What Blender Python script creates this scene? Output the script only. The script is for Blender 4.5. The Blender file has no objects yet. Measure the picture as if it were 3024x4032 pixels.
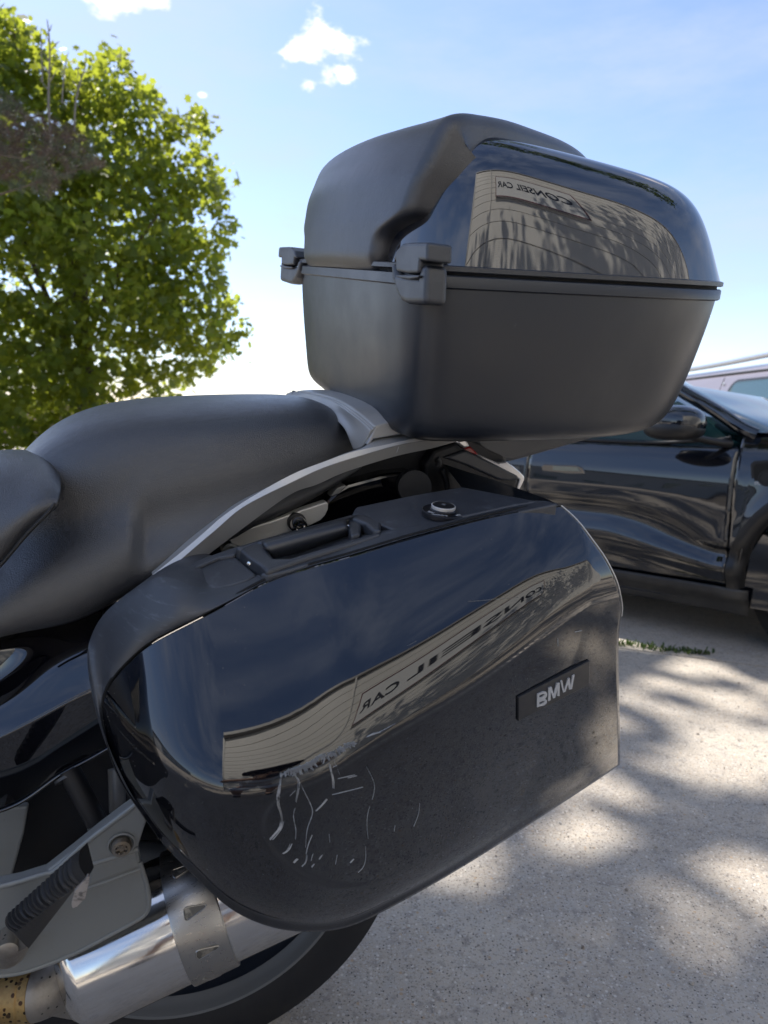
import bpy, bmesh, math, random
import numpy as np
from mathutils import Vector, Matrix, noise as mnoise
random.seed(3); rng=np.random.default_rng(5)
SC=bpy.context.scene; COL=SC.collection
# ---------------------------------------------------------------- camera
F=2800.;CX=1512.;CY=2016.;K=3024/1659.
PIT=math.atan((2016-1640)/F);ROLL=math.radians(1.5)
fw=np.array([0,math.cos(PIT),-math.sin(PIT)]);up=np.array([0,math.sin(PIT),math.cos(PIT)]);rt=np.array([1.,0,0])
rt,up=rt*math.cos(ROLL)+up*math.sin(ROLL),up*math.cos(ROLL)-rt*math.sin(ROLL)
CAM=np.array([0,0,.978])
cam=bpy.data.cameras.new('camera'); co=bpy.data.objects.new('camera',cam); COL.objects.link(co); SC.camera=co
co.matrix_world=Matrix([list(rt)+[0],list(up)+[0],list(-fw)+[0],[0,0,0,1]]).transposed()
co.location=CAM
cam.sensor_fit='VERTICAL'; cam.sensor_height=36; cam.sensor_width=27; cam.lens=36*F/4032
cam.clip_start=.02; cam.clip_end=2000
cam.dof.use_dof=True; cam.dof.focus_distance=.86; cam.dof.aperture_fstop=7.5
SC.view_settings.view_transform='Standard'; SC.view_settings.look='None'
SC.view_settings.exposure=1.8; SC.view_settings.gamma=1; SC.view_settings.use_curve_mapping=False
# ---------------------------------------------------------------- world and sun
SUN_EL=math.radians(52); SUN_AZ=math.radians(-38)      # azimuth from +Y towards +X
w=bpy.data.worlds.new('World'); SC.world=w; w.use_nodes=True
nt=w.node_tree; N=nt.nodes; Lk=nt.links; N.clear()
out=N.new('ShaderNodeOutputWorld'); bg=N.new('ShaderNodeBackground'); bg.inputs[1].default_value=.066
sky=N.new('ShaderNodeTexSky'); sky.sky_type='NISHITA'; sky.sun_disc=False; sky.sun_elevation=SUN_EL; sky.sun_rotation=SUN_AZ
sky.air_density=1.0; sky.dust_density=.35; sky.ozone_density=3.0
tc=N.new('ShaderNodeTexCoord')
def wn(t,**kw):
    n=N.new(t)
    for k,v in kw.items():
        if k.startswith('i_'): n.inputs[int(k[2:])].default_value=v
        else: setattr(n,k,v)
    return n
def cloudmask(scale,lo,hi,stretch,det=8,rough=.6,seed=0.):
    mp=wn('ShaderNodeMapping'); mp.inputs['Scale'].default_value=stretch; mp.inputs['Location'].default_value=(seed,seed*.7,0); Lk.new(tc.outputs['Generated'],mp.inputs[0])
    nz=wn('ShaderNodeTexNoise'); nz.inputs['Scale'].default_value=scale; nz.inputs['Detail'].default_value=det; nz.inputs['Roughness'].default_value=rough
    Lk.new(mp.outputs[0],nz.inputs['Vector'])
    mr=wn('ShaderNodeMapRange'); mr.interpolation_type='SMOOTHSTEP'; mr.inputs[1].default_value=lo; mr.inputs[2].default_value=hi; Lk.new(nz.outputs[0],mr.inputs[0]); return mr.outputs[0],nz.outputs[0]
cirrus,_=cloudmask(2.2,.36,.80,(1,1,3.2),9,.62,1.3)
mixc=wn('ShaderNodeMix',data_type='RGBA'); Lk.new(sky.outputs[0],mixc.inputs[6]); mixc.inputs[7].default_value=(3.0,3.7,4.7,1)
cm=wn('ShaderNodeMath',operation='MULTIPLY'); Lk.new(cirrus,cm.inputs[0]); cm.inputs[1].default_value=.8; Lk.new(cm.outputs[0],mixc.inputs[0])
last=mixc.outputs[2]
# broken cumulus: a few puffs
def rayd(vx,vy): return fw+rt*((vx*K-CX)/F)-up*((vy*K-CY)/F)
puffs=[((672,92),.034),((712,88),.028),((752,108),.024),((640,112),.016),((700,160),.022),((740,158),.018),((668,182),.014),((245,-8),.026),((300,-4),.026),((345,8),.012),((438,205),.006),((-900,300),.12),((2300,-900),.10)]
_,pn=cloudmask(20,0,1,(1,1,1.8),10,.62,4.)
for (p,rad) in puffs:
    d=rayd(*p); d=d/np.linalg.norm(d)
    sub=wn('ShaderNodeVectorMath',operation='SUBTRACT'); Lk.new(tc.outputs['Generated'],sub.inputs[0]); sub.inputs[1].default_value=tuple(d)
    sc_=wn('ShaderNodeVectorMath',operation='MULTIPLY'); sc_.inputs[1].default_value=(1,1,1.5); Lk.new(sub.outputs[0],sc_.inputs[0])
    ln=wn('ShaderNodeVectorMath',operation='LENGTH'); Lk.new(sc_.outputs[0],ln.inputs[0])
    dv=wn('ShaderNodeMath',operation='DIVIDE'); Lk.new(ln.outputs['Value'],dv.inputs[0]); dv.inputs[1].default_value=rad
    ad=wn('ShaderNodeMath',operation='MULTIPLY_ADD'); Lk.new(pn,ad.inputs[0]); ad.inputs[1].default_value=-4.6; Lk.new(dv.outputs[0],ad.inputs[2])
    mr=wn('ShaderNodeMapRange'); mr.interpolation_type='SMOOTHSTEP'; mr.inputs[1].default_value=-1.2; mr.inputs[2].default_value=-2.5; Lk.new(ad.outputs[0],mr.inputs[0])
    mx=wn('ShaderNodeMix',data_type='RGBA'); Lk.new(mr.outputs[0],mx.inputs[0]); Lk.new(last,mx.inputs[6]); mx.inputs[7].default_value=(7.2,7.3,7.6,1); last=mx.outputs[2]
tn=wn('ShaderNodeMix',data_type='RGBA'); tn.blend_type='MULTIPLY'; tn.inputs[0].default_value=1; Lk.new(last,tn.inputs[6]); tn.inputs[7].default_value=(1.05,.965,.985,1); Lk.new(tn.outputs[2],bg.inputs[0]); Lk.new(bg.outputs[0],out.inputs[0])
sl=bpy.data.lights.new('sun','SUN'); sl.energy=2.3; sl.angle=math.radians(.53); sl.color=(1,.95,.87)
so=bpy.data.objects.new('sun',sl); COL.objects.link(so)
SD=np.array([math.sin(SUN_AZ)*math.cos(SUN_EL),math.cos(SUN_AZ)*math.cos(SUN_EL),math.sin(SUN_EL)])
so.rotation_euler=Vector(SD).to_track_quat('Z','Y').to_euler()
# ---------------------------------------------------------------- bike frame of reference
TH=math.radians(21.2);PH=math.radians(6.95)
aV=np.array([math.cos(TH),math.sin(TH),0]); lV=np.array([math.sin(TH)*math.cos(PH),-math.cos(TH)*math.cos(PH),-math.sin(PH)]); uV=np.cross(lV,aV); uV=uV if uV[2]>0 else -uV
OB=np.array([-.101,1.122,0.])
def Wd(L): L=np.asarray(L,float); return OB+L[...,0:1]*aV+L[...,1:2]*lV+L[...,2:3]*uV
def toL(X): X=np.asarray(X)-OB; return np.array([X@aV,X@lV,X@uV])
def P(vx,vy,s):            # picture point on the bike's lateral plane s -> local (A,s,U)
    d=rayd(vx,vy); t=(s-lV@(CAM-OB))/(lV@d); return toL(CAM+d*t)
def Pv(VX,VY,S):
    d=fw+rt*((np.asarray(VX)[...,None]*K-CX)/F)-up*((np.asarray(VY)[...,None]*K-CY)/F); t=(S-lV@(CAM-OB))/(d@lV); X=CAM+d*t[...,None]-OB
    return np.stack([X@aV,X@lV,X@uV],-1)
def PA(vx,vy,A):
    d=rayd(vx,vy); t=(A-aV@(CAM-OB))/(aV@d); return toL(CAM+d*t)
def PU(vx,vy,U):
    d=rayd(vx,vy); t=(U-uV@(CAM-OB))/(uV@d); return toL(CAM+d*t)
def WY(vx,vy,Y): d=rayd(vx,vy); return CAM+d*(Y/d[1])
def crop(x0,y0,w_,W_=1659.):
    k=w_/W_
    return lambda x,y:((x0+x*k)/K,(y0+y*k)/K)
Z3=crop(600,1600,1600);ZR=crop(1100,1500,800);ZH=crop(600,1900,900);ZT=crop(1600,1600,600);ZC=crop(1080,440,920)
ZB=crop(1900,2500,600);ZS=crop(900,2800,800);ZA=crop(0,2900,1500);ZP=crop(0,3400,700);ZQ=crop(0,2900,700);ZE=crop(400,3400,1100);ZV=crop(1800,1300,1224)
# ---------------------------------------------------------------- materials
MATS={}
def mat(name,col,rough=.5,metal=0.,ior=1.5,coat=0.,bump=None,var=None,rvar=None,spots=None,trans=None,aniso=0.,extra=None,tex='Object'):
    """bump=[(kind,scale,strength,dist,stretch)], var=(scale,col2,lo,hi), rvar=(scale,amount), spots=(scale,thr,col)"""
    m=bpy.data.materials.new(name); m.use_nodes=True; t=m.node_tree; n=t.nodes; b=n['Principled BSDF']
    b.inputs['Base Color'].default_value=(*col,1); b.inputs['Roughness'].default_value=rough; b.inputs['Metallic'].default_value=metal
    b.inputs['IOR'].default_value=ior; b.inputs['Coat Weight'].default_value=coat; b.inputs['Coat Roughness'].default_value=.03
    b.inputs['Anisotropic'].default_value=aniso
    c=n.new('ShaderNodeTexCoord'); cout=c.outputs[tex]
    def noise(sc,det=5,st=(1,1,1),rg=.55):
        v=cout
        if st!=(1,1,1):
            mp=n.new('ShaderNodeMapping'); mp.inputs['Scale'].default_value=st; t.links.new(cout,mp.inputs[0]); v=mp.outputs[0]
        z=n.new('ShaderNodeTexNoise'); z.inputs['Scale'].default_value=sc; z.inputs['Detail'].default_value=det; z.inputs['Roughness'].default_value=rg; t.links.new(v,z.inputs['Vector']); return z.outputs[0]
    def ramp(src,lo,hi):
        r=n.new('ShaderNodeMapRange'); r.inputs[1].default_value=lo; r.inputs[2].default_value=hi; t.links.new(src,r.inputs[0]); return r.outputs[0]
    base=None
    for V in (var if isinstance(var,list) else [var] if var else []):
        fac=ramp(noise(V[0],6,V[4] if len(V)>4 else (1,1,1),.65),V[2],V[3])
        mx=n.new('ShaderNodeMix'); mx.data_type='RGBA'; t.links.new(fac,mx.inputs[0])
        if base: t.links.new(base,mx.inputs[6])
        else: mx.inputs[6].default_value=(*col,1)
        mx.inputs[7].default_value=(*V[1],1); base=mx.outputs[2]
    if spots:
        for (sc,thr,c2) in spots:
            vo=n.new('ShaderNodeTexVoronoi'); vo.inputs['Scale'].default_value=sc; t.links.new(cout,vo.inputs['Vector'])
            f1=ramp(vo.outputs['Distance'],thr,thr*.7)
            sp=n.new('ShaderNodeSeparateColor'); t.links.new(vo.outputs['Color'],sp.inputs[0])
            f2=ramp(sp.outputs[0],.55,.75); mm=n.new('ShaderNodeMath'); mm.operation='MULTIPLY'; t.links.new(f1,mm.inputs[0]); t.links.new(f2,mm.inputs[1])
            mx=n.new('ShaderNodeMix'); mx.data_type='RGBA'; t.links.new(mm.outputs[0],mx.inputs[0])
            if base: t.links.new(base,mx.inputs[6])
            else: mx.inputs[6].default_value=(*col,1)
            mx.inputs[7].default_value=(*c2,1); base=mx.outputs[2]
    if base: t.links.new(base,b.inputs['Base Color'])
    if rvar:
        f=noise(rvar[0],6,rvar[2] if len(rvar)>2 else (1,1,1),.65); r=n.new('ShaderNodeMapRange'); r.inputs[1].default_value=.35; r.inputs[2].default_value=.7; r.inputs[3].default_value=rough; r.inputs[4].default_value=rough+rvar[1]; t.links.new(f,r.inputs[0]); t.links.new(r.outputs[0],b.inputs['Roughness'])
    prev=None
    for (kind,sc,st,dist,stretch) in (bump or []):
        if kind=='voronoi':
            mp=n.new('ShaderNodeMapping'); mp.inputs['Scale'].default_value=stretch; t.links.new(cout,mp.inputs[0])
            wz=n.new('ShaderNodeTexNoise'); wz.inputs['Scale'].default_value=sc*.5; t.links.new(mp.outputs[0],wz.inputs['Vector'])
            wm=n.new('ShaderNodeMixRGB'); wm.inputs[0].default_value=.006; t.links.new(mp.outputs[0],wm.inputs[1]); t.links.new(wz.outputs['Color'],wm.inputs[2])
            z=n.new('ShaderNodeTexVoronoi'); z.feature='DISTANCE_TO_EDGE'; z.inputs['Scale'].default_value=sc; t.links.new(wm.outputs[0],z.inputs['Vector']); h=ramp(z.outputs[0],0,.25)
        elif kind=='wave':
            z=n.new('ShaderNodeTexWave'); z.bands_direction=stretch; z.inputs['Scale'].default_value=sc; t.links.new(cout,z.inputs['Vector']); h=z.outputs[0]
        else: h=noise(sc,6,stretch)
        bp=n.new('ShaderNodeBump'); bp.inputs['Strength'].default_value=st; bp.inputs['Distance'].default_value=dist; t.links.new(h,bp.inputs['Height'])
        if prev: t.links.new(prev,bp.inputs['Normal'])
        prev=bp.outputs[0]
    if prev: t.links.new(prev,b.inputs['Normal'])
    if trans:
        tr=n.new('ShaderNodeBsdfTranslucent'); tr.inputs[0].default_value=(*trans[0],1); ms=n.new('ShaderNodeMixShader'); ms.inputs[0].default_value=trans[1]
        if len(trans)>2 and base: 
            pass
        o=n['Material Output']; t.links.new(b.outputs[0],ms.inputs[1]); t.links.new(tr.outputs[0],ms.inputs[2]); t.links.new(ms.outputs[0],o.inputs[0])
    MATS[name]=m; return m
gloss=mat('gloss_black_paint',(.0030,.0033,.005),.012,ior=1.82,rvar=(9,.01),spots=[(160,.045,(.10,.10,.10))])
gloss_lid=mat('gloss_navy_lid',(.003,.005,.012),.02,ior=2.15)
glossk=mat('gloss_black_panel',(.003,.003,.005),.025,ior=1.95,spots=[(140,.05,(.08,.08,.08))])
matte=mat('matte_black_plastic',(.007,.010,.017),.31,ior=1.65,bump=[('noise',900,.12,.0006,(1,1,1))],var=[(7,(.022,.025,.03),.5,.75,(1,1,.6)),(60,(.05,.055,.06),.68,.8,(1,6,1))],rvar=(12,.12))
shellm=mat('worn_black_plastic',(.028,.031,.038),.42,ior=1.75,bump=[('noise',1100,.2,.0006,(1,1,1))],var=[(10,(.04,.045,.055),.42,.68,(1,1,2)),(38,(.12,.13,.15),.57,.8,(1,1,7))],rvar=(16,.15),spots=[(90,.06,(.12,.13,.14))])
handm=mat('handle_black_plastic',(.022,.024,.029),.38,ior=1.75,bump=[('noise',800,.2,.0006,(1,1,1))],var=(30,(.03,.032,.038),.5,.8),rvar=(20,.12))
leather=mat('seat_vinyl',(.022,.022,.025),.32,ior=1.9,bump=[('voronoi',420,.3,.0011,(1,1,1.5)),('noise',30,.06,.002,(1,1,1))],var=(14,(.034,.035,.038),.45,.75),rvar=(30,.07))
padm=mat('pad_vinyl',(.018,.019,.023),.33,ior=1.85,bump=[('voronoi',520,.22,.0009,(1,1,1)),('noise',18,.2,.006,(1,1,1))],var=(9,(.046,.045,.050),.5,.8))
silver=mat('grey_metallic_paint',(.36,.355,.345),.36,metal=.3,rvar=(25,.08),bump=[('noise',700,.06,.0004,(1,1,1))],spots=[(300,.05,(.3,.3,.3))])
bright=mat('satin_aluminium',(.66,.64,.60),.34,metal=.35,rvar=(40,.1))
castm=mat('cast_bracket_paint',(.26,.27,.265),.42,metal=.35,rvar=(20,.12),var=(18,(.25,.25,.23),.5,.75),bump=[('noise',500,.12,.0005,(1,1,1))],spots=[(120,.06,(.08,.07,.06))])
chrome=mat('chrome_steel',(.74,.72,.69),.08,metal=1,rvar=(60,.07),bump=[('noise',6,.05,.01,(1,1,1))])
brushed=mat('brushed_heat_shield',(.44,.42,.39),.26,metal=1,rvar=(120,.12,(1,8,1)),bump=[('noise',260,.05,.0006,(1,10,1))])
dirtym=mat('stained_steel',(.35,.32,.28),.38,metal=.85,var=[(16,(.16,.13,.10),.45,.7),(6,(.42,.30,.14),.55,.75)],rvar=(30,.2),spots=[(150,.22,(.04,.035,.03))])
rustm=mat('rusty_pipe',(.44,.30,.12),.45,metal=.8,var=[(9,(.22,.10,.035),.45,.65)],spots=[(190,.4,(.03,.022,.015)),(130,.36,(.07,.035,.02)),(70,.22,(.10,.06,.03))],bump=[('noise',200,.4,.002,(1,1,1))])
rubber=mat('rubber',(.022,.021,.021),.5,var=(20,(.03,.028,.026),.5,.8),bump=[('noise',300,.2,.001,(1,1,1))])
tyrem=mat('tyre_rubber',(.010,.010,.012),.6,var=(12,(.022,.021,.02),.5,.8),bump=[('noise',250,.2,.001,(1,1,1))])
rimm=mat('wheel_paint',(.17,.175,.18),.4,metal=.3,rvar=(20,.1))
darkm=mat('dark_plastic',(.006,.006,.008),.5,var=(30,(.014,.014,.015),.5,.8))
gapm=mat('gap_rubber',(.003,.003,.003),.8)
redm=mat('red_lens',(.35,.004,.006),.08,ior=1.6)
clearm=mat('clear_lens_trim',(.62,.62,.64),.1,metal=.6)
white_scr=mat('scuffed_bare_plastic',(.50,.51,.52),.55)
white_let=mat('badge_letter',(.55,.57,.6),.25,metal=.35)
badge_m=mat('badge_plate',(.010,.010,.013),.33,rvar=(40,.1))
carp=mat('black_car_paint',(.003,.004,.007),.03,ior=1.85)
carm=mat('car_black_trim',(.010,.010,.011),.4)
carsill=mat('dusty_car_trim',(.022,.021,.02),.5,var=(6,(.05,.047,.042),.4,.7))
glassm=mat('car_glass',(.02,.06,.06),.02,ior=1.9)
vanp=mat('grey_van_paint',(.22,.195,.225),.35,metal=.1,coat=.4)
railm=mat('roof_rail_alu',(.5,.52,.54),.3,metal=.9)
wheelm=mat('car_wheel',(.16,.16,.165),.35,metal=.8)
# ---------------------------------------------------------------- mesh helpers
def tag(o,label=None,cat=None,group=None,kind=None):
    if label:o['label']=label
    if cat:o['category']=cat
    if group:o['group']=group
    if kind:o['kind']=kind
    return o
def empty(name,M,label,cat,group=None):
    o=bpy.data.objects.new(name,None); COL.objects.link(o); o.matrix_world=M; o.empty_display_size=.1; return tag(o,label,cat,group)
ROOTOFF={}
def mk(name,verts,faces,m,parent=None,smooth=True,kind=None,label=None,sharp=None):
    verts=np.asarray(verts,float)
    me=bpy.data.meshes.new(name); me.from_pydata([tuple(v) for v in verts],[],faces); me.validate()
    if smooth: me.polygons.foreach_set('use_smooth',[True]*len(me.polygons))
    me.materials.append(m)
    if sharp and smooth:
        try: me.set_sharp_from_angle(angle=math.radians(sharp))
        except Exception: pass
    me.update()
    o=bpy.data.objects.new(name,me); COL.objects.link(o)
    if parent is not None: o.parent=parent
    if kind:o['kind']=kind
    if label:o['label']=label
    return o
def bl(L,root=None):        # local (A,s,U) -> Blender child coordinates of a bike-frame empty
    L=np.asarray(L,float).reshape(-1,3); off=ROOTOFF.get(root.name,np.zeros(3)) if root is not None else np.zeros(3)
    L=L-off; return np.column_stack([L[:,0],-L[:,1],L[:,2]])
def bikeempty(name,off,label,cat):
    X=Wd(np.array(off)); M=Matrix([list(aV)+[0],list(-lV)+[0],list(uV)+[0],[0,0,0,1]]).transposed(); M.translation=X
    o=empty(name,M,label,cat); ROOTOFF[o.name]=np.array(off,float); return o
def rootof(p):
    while p.parent is not None: p=p.parent
    return p
def spl(pts,n,closed=False,par=None):
    pts=np.asarray(pts,float)
    if closed: pts=np.vstack([pts,pts[:1]])
    d=np.linalg.norm(np.diff(pts[:,:2] if pts.shape[1]>2 else pts,axis=0),axis=1)**.5+1e-9 if par is None else np.diff(par)
    t=np.concatenate([[0],np.cumsum(d)]); m=len(t); h=np.diff(t)
    if m==2:
        x=np.linspace(0,1,n)[:,None]; return pts[0]*(1-x)+pts[1]*x
    A=np.zeros((m,m)); B=np.zeros((m,pts.shape[1]))
    for i in range(1,m-1):
        A[i,i-1]=h[i-1];A[i,i]=2*(h[i-1]+h[i]);A[i,i+1]=h[i]; B[i]=6*((pts[i+1]-pts[i])/h[i]-(pts[i]-pts[i-1])/h[i-1])
    if closed:
        A[0,0]=2*(h[0]+h[-1]);A[0,1]=h[0];A[0,m-2]=h[-1];B[0]=6*((pts[1]-pts[0])/h[0]-(pts[m-1]-pts[m-2])/h[-1]); A[m-1,0]=-1;A[m-1,m-1]=1
    else: A[0,0]=1;A[-1,-1]=1
    M2=np.linalg.solve(A,B)
    # equal arc-length sampling
    def ev(x):
        i=np.clip(np.searchsorted(t,x,'right')-1,0,m-2); H=h[i][:,None]; a_=(t[i+1]-x)[:,None];b_=(x-t[i])[:,None]
        return M2[i]*a_**3/(6*H)+M2[i+1]*b_**3/(6*H)+(pts[i]/H-M2[i]*H/6)*a_+(pts[i+1]/H-M2[i+1]*H/6)*b_
    xs=np.linspace(0,t[-1],max(n*6,200)); Q=ev(xs); L_=np.concatenate([[0],np.cumsum(np.linalg.norm(np.diff(Q[:,:2] if Q.shape[1]>2 and par is None else Q,axis=0),axis=1))])
    xx=np.interp(np.linspace(0,L_[-1],n+(1 if closed else 0)),L_,xs); R=ev(xx); return R[:-1] if closed else R
def gridfaces(nu,nv,cu=False,cv=False,off=0):
    f=[]
    for i in range(nu if cu else nu-1):
        for j in range(nv if cv else nv-1):
            a_=i*nv+j; b_=i*nv+(j+1)%nv; c_=((i+1)%nu)*nv+(j+1)%nv; d_=((i+1)%nu)*nv+j; f.append((a_+off,b_+off,c_+off,d_+off))
    return f
def net(name,rows,m,parent,nu=40,nv=60,fn=None,thick=0,flip=True,label=None,nospl=False):
    """rows: lists of (vx,vy,s) ; lofted smoothly ; returns object + local grid"""
    R=np.array([spl(r,nv) for r in rows])           # rows x nv x 3 (vx,vy,s)
    if nospl: G=np.array([[P(*R[i,j]) for j in range(nv)] for i in range(len(rows))]); nu=len(rows)
    else:
        G0=np.array([[P(*R[i,j]) for j in range(nv)] for i in range(len(rows))])
        G=np.zeros((nu,nv,3))
        for j in range(nv): G[:,j]=spl3(G0[:,j],nu)
    if fn: G=fn(G)
    fs=gridfaces(*G.shape[:2])
    if flip: fs=[q[::-1] for q in fs]
    o=mk(name,bl(G,rootof(parent)),fs,m,parent,label=label)
    if thick: md=o.modifiers.new('thick','SOLIDIFY'); md.thickness=thick; md.offset=-1
    return o,G
def spl3(pts,n):
    pts=np.asarray(pts,float); d=np.linalg.norm(np.diff(pts,axis=0),axis=1)**.5+1e-6; return spl(pts,n,par=np.concatenate([[0],np.cumsum(d)]))
def strips(name,rows,m,parent,nv=60,close=False,label=None,local=False,mats=None):
    """faceted along, sharp between rows"""
    R=[]
    for r in rows:
        q=spl(r,nv); R.append(np.array([P(*x) for x in q]) if not local else q)
    V=[];Fc=[];k=len(R)
    for i in range(k if close else k-1):
        a_=R[i];b_=R[(i+1)%k]; off=len(V)*0+sum(len(x) for x in V); V+= [a_,b_]
        Fc+=[(off+j,off+j+1,off+nv+j+1,off+nv+j) for j in range(nv-1)]
    V=np.vstack(V)
    return mk(name,bl(V,rootof(parent)),Fc,m,parent,label=label)
def bevel(o,wd,seg=2,ang=40):
    b=o.modifiers.new('bevel','BEVEL'); b.width=wd; b.segments=seg; b.limit_method='ANGLE'; b.angle_limit=math.radians(ang); b.harden_normals=False; return o
def prism(name,poly,s0,s1,m,parent,bev=.0015,curve=False,n=60,label=None,seg=2,smooth=False):
    """poly of picture points traced on plane s0 (near face), extruded laterally to s1"""
    if curve: q=spl(np.array(poly,float),n,closed=True)
    else: q=np.array(poly,float)
    A=np.array([P(x,y,s0) for x,y in q]); B=A.copy(); B[:,1]=s1; k=len(A)
    fs=[tuple(range(k)),tuple(range(2*k-1,k-1,-1))]+[(i,i+k,(i+1)%k+k,(i+1)%k) for i in range(k)]
    ar=sum(A[i,0]*A[(i+1)%k,2]-A[(i+1)%k,0]*A[i,2] for i in range(k))
    if ar<0: fs=[f[::-1] for f in fs]
    o=mk(name,bl(np.vstack([A,B]),rootof(parent)),fs,m,parent,smooth=False,label=label)
    if bev: bevel(o,bev,seg)
    return o
def frame_along(Q):
    T=np.gradient(Q,axis=0); T/=np.linalg.norm(T,axis=1)[:,None]; ref=np.array([0,0,1.]) if abs(T[0,2])<.9 else np.array([1.,0,0])
    Nn=[];n_=ref
    for t in T:
        n_=n_-t*(n_@t); n_/=np.linalg.norm(n_); Nn.append(n_.copy())
    Nn=np.array(Nn); return T,Nn,np.cross(T,Nn)
def tubeV(Q,r,k=16,caps=True):
    Q=np.asarray(Q,float); n=len(Q); r=np.broadcast_to(r,(n,)); T,A,B=frame_along(Q); th=np.linspace(0,2*math.pi,k,endpoint=False)
    V=Q[:,None,:]+r[:,None,None]*(A[:,None,:]*np.cos(th)[None,:,None]+B[:,None,:]*np.sin(th)[None,:,None]); V=V.reshape(-1,3)
    Fc=gridfaces(n,k,cv=True)
    if caps: Fc+=[tuple(range(k-1,-1,-1)),tuple(range((n-1)*k,n*k))]
    return V,Fc
def tube(name,pts,r,m,parent,k=16,n=30,local=True,label=None,smoothpts=True,caps=True):
    Q=np.array(pts,float); 
    if smoothpts and len(Q)>2:
        rr=np.broadcast_to(r,(len(Q),)); Q4=spl3(np.column_stack([Q,rr]),n); Q=Q4[:,:3]; r=Q4[:,3]
    V,Fc=tubeV(Q,r,k,caps); return mk(name,bl(V,rootof(parent)) if local else V,Fc,m,parent,label=label,sharp=50)
def disc_stack(name,centre,axis,prof,m,parent,k=40,local=True,label=None,cap=True):
    """lathe: prof list of (radius, dist along axis)"""
    axis=np.array(axis,float);axis/=np.linalg.norm(axis); ref=np.array([0,0,1.]) if abs(axis[2])<.9 else np.array([1.,0,0]); e1=np.cross(axis,ref);e1/=np.linalg.norm(e1);e2=np.cross(axis,e1)
    th=np.linspace(0,2*math.pi,k,endpoint=False); V=[]
    for (r,d) in prof: V+=[np.array(centre)+axis*d+r*(e1*math.cos(x)+e2*math.sin(x)) for x in th]
    Fc=gridfaces(len(prof),k,cv=True)
    if cap and prof[0][0]>1e-5: Fc.append(tuple(range(k-1,-1,-1)))
    if cap and prof[-1][0]>1e-5: Fc.append(tuple(range((len(prof)-1)*k,len(prof)*k)))
    V=np.array(V); return mk(name,bl(V,rootof(parent)) if local else V,Fc,m,parent,label=label,sharp=35)
def wbox(name,c,size,m,parent=None,rot=0,bev=0,**kw):
    c=np.array(c,float); sx,sy,sz=[x/2 for x in size]; V=np.array([[x,y,z] for x in (-sx,sx) for y in (-sy,sy) for z in (-sz,sz)]); R=np.array([[math.cos(rot),-math.sin(rot),0],[math.sin(rot),math.cos(rot),0],[0,0,1]])
    V=V@R.T+c; Fc=[(0,1,3,2),(4,6,7,5),(0,4,5,1),(2,3,7,6),(0,2,6,4),(1,5,7,3)]
    o=mk(name,V,Fc,m,parent,smooth=False,**kw)
    if bev: bevel(o,bev)
    return o
def textmesh(name,txt,size,ext,m,parent,origin,ex,ey,bold=0.0,shear=0.,spacing=1.,align='CENTER'):
    cu=bpy.data.curves.new(name,'FONT'); cu.body=txt; cu.size=size; cu.extrude=ext; cu.offset=bold; cu.shear=shear; cu.space_character=spacing; cu.align_x=align; cu.align_y='CENTER'; cu.resolution_u=3
    t=bpy.data.objects.new(name+'_src',cu); COL.objects.link(t); dg=bpy.context.evaluated_depsgraph_get(); me=bpy.data.meshes.new_from_object(t.evaluated_get(dg)); bpy.data.objects.remove(t)
    ex=np.array(ex,float);ey=np.array(ey,float);ez=np.cross(ex,ey); V=np.array([v.co[:] for v in me.vertices]); W=np.array(origin)+V[:,:1]*ex+V[:,1:2]*ey+V[:,2:]*ez
    return W,[tuple(p.vertices) for p in me.polygons]
# ================================================================ GROUND
conc=mat('exposed_aggregate_concrete',(.48,.415,.34),.9,tex='Object',var=[(.8,(.30,.25,.20),.55,.75),(1.1,(.54,.48,.40),.45,.7),(3.2,(.34,.29,.24),.47,.74),(14,(.46,.42,.37),.5,.7),(33,(.30,.265,.23),.52,.66),(110,(.48,.44,.39),.5,.66),(190,(.20,.18,.16),.54,.66)],
    spots=[(95,.30,(.62,.57,.50)),(55,.20,(.45,.33,.22)),(140,.28,(.10,.09,.08)),(210,.32,(.55,.52,.48))],bump=[('noise',170,.6,.004,(1,1,1)),('noise',9,.4,.01,(1,1,1))])
soil=mat('gravelly_soil',(.12,.10,.08),.95,var=(8,(.2,.17,.13),.4,.7),bump=[('noise',40,.6,.02,(1,1,1))])
g=mk('ground',[(-400,-400,-.05),(400,-400,-.05),(400,900,-.05),(-400,900,-.05)],[(0,1,2,3)],soil,smooth=False); tag(g,'bare soil and verge around the concrete yard','ground',kind='structure')
yard=bpy.data.objects.new('yard_paving',None); COL.objects.link(yard); tag(yard,'pale worn concrete slabs with exposed aggregate under the vehicles','paving',kind='structure')
JA=math.radians(-20); jc=np.array([1.30,2.93]); ax_=np.array([math.cos(JA),math.sin(JA)]); ay_=np.array([-math.sin(JA),math.cos(JA)])
for i in range(-5,6):
    for j in range(-3,5):
        L0,L1=i*5.2-2.2,i*5.2+5.2-2.2-.014; M0,M1=j*5.0,j*5.0+5.0-.016
        z=-.0+rng.uniform(-.0015,.0015)
        q=[jc+ax_*a+ay_*b for a,b in ((L0,M0),(L1,M0),(L1,M1),(L0,M1))]
        V=[(*p,z-.05) for p in q]+[(*p,z) for p in q]
        o=mk('concrete_slab',V,[(4,5,6,7),(0,1,5,4),(1,2,6,5),(2,3,7,6),(3,0,4,7)],conc,yard,smooth=False)
V=[];Fc=[]
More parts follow.
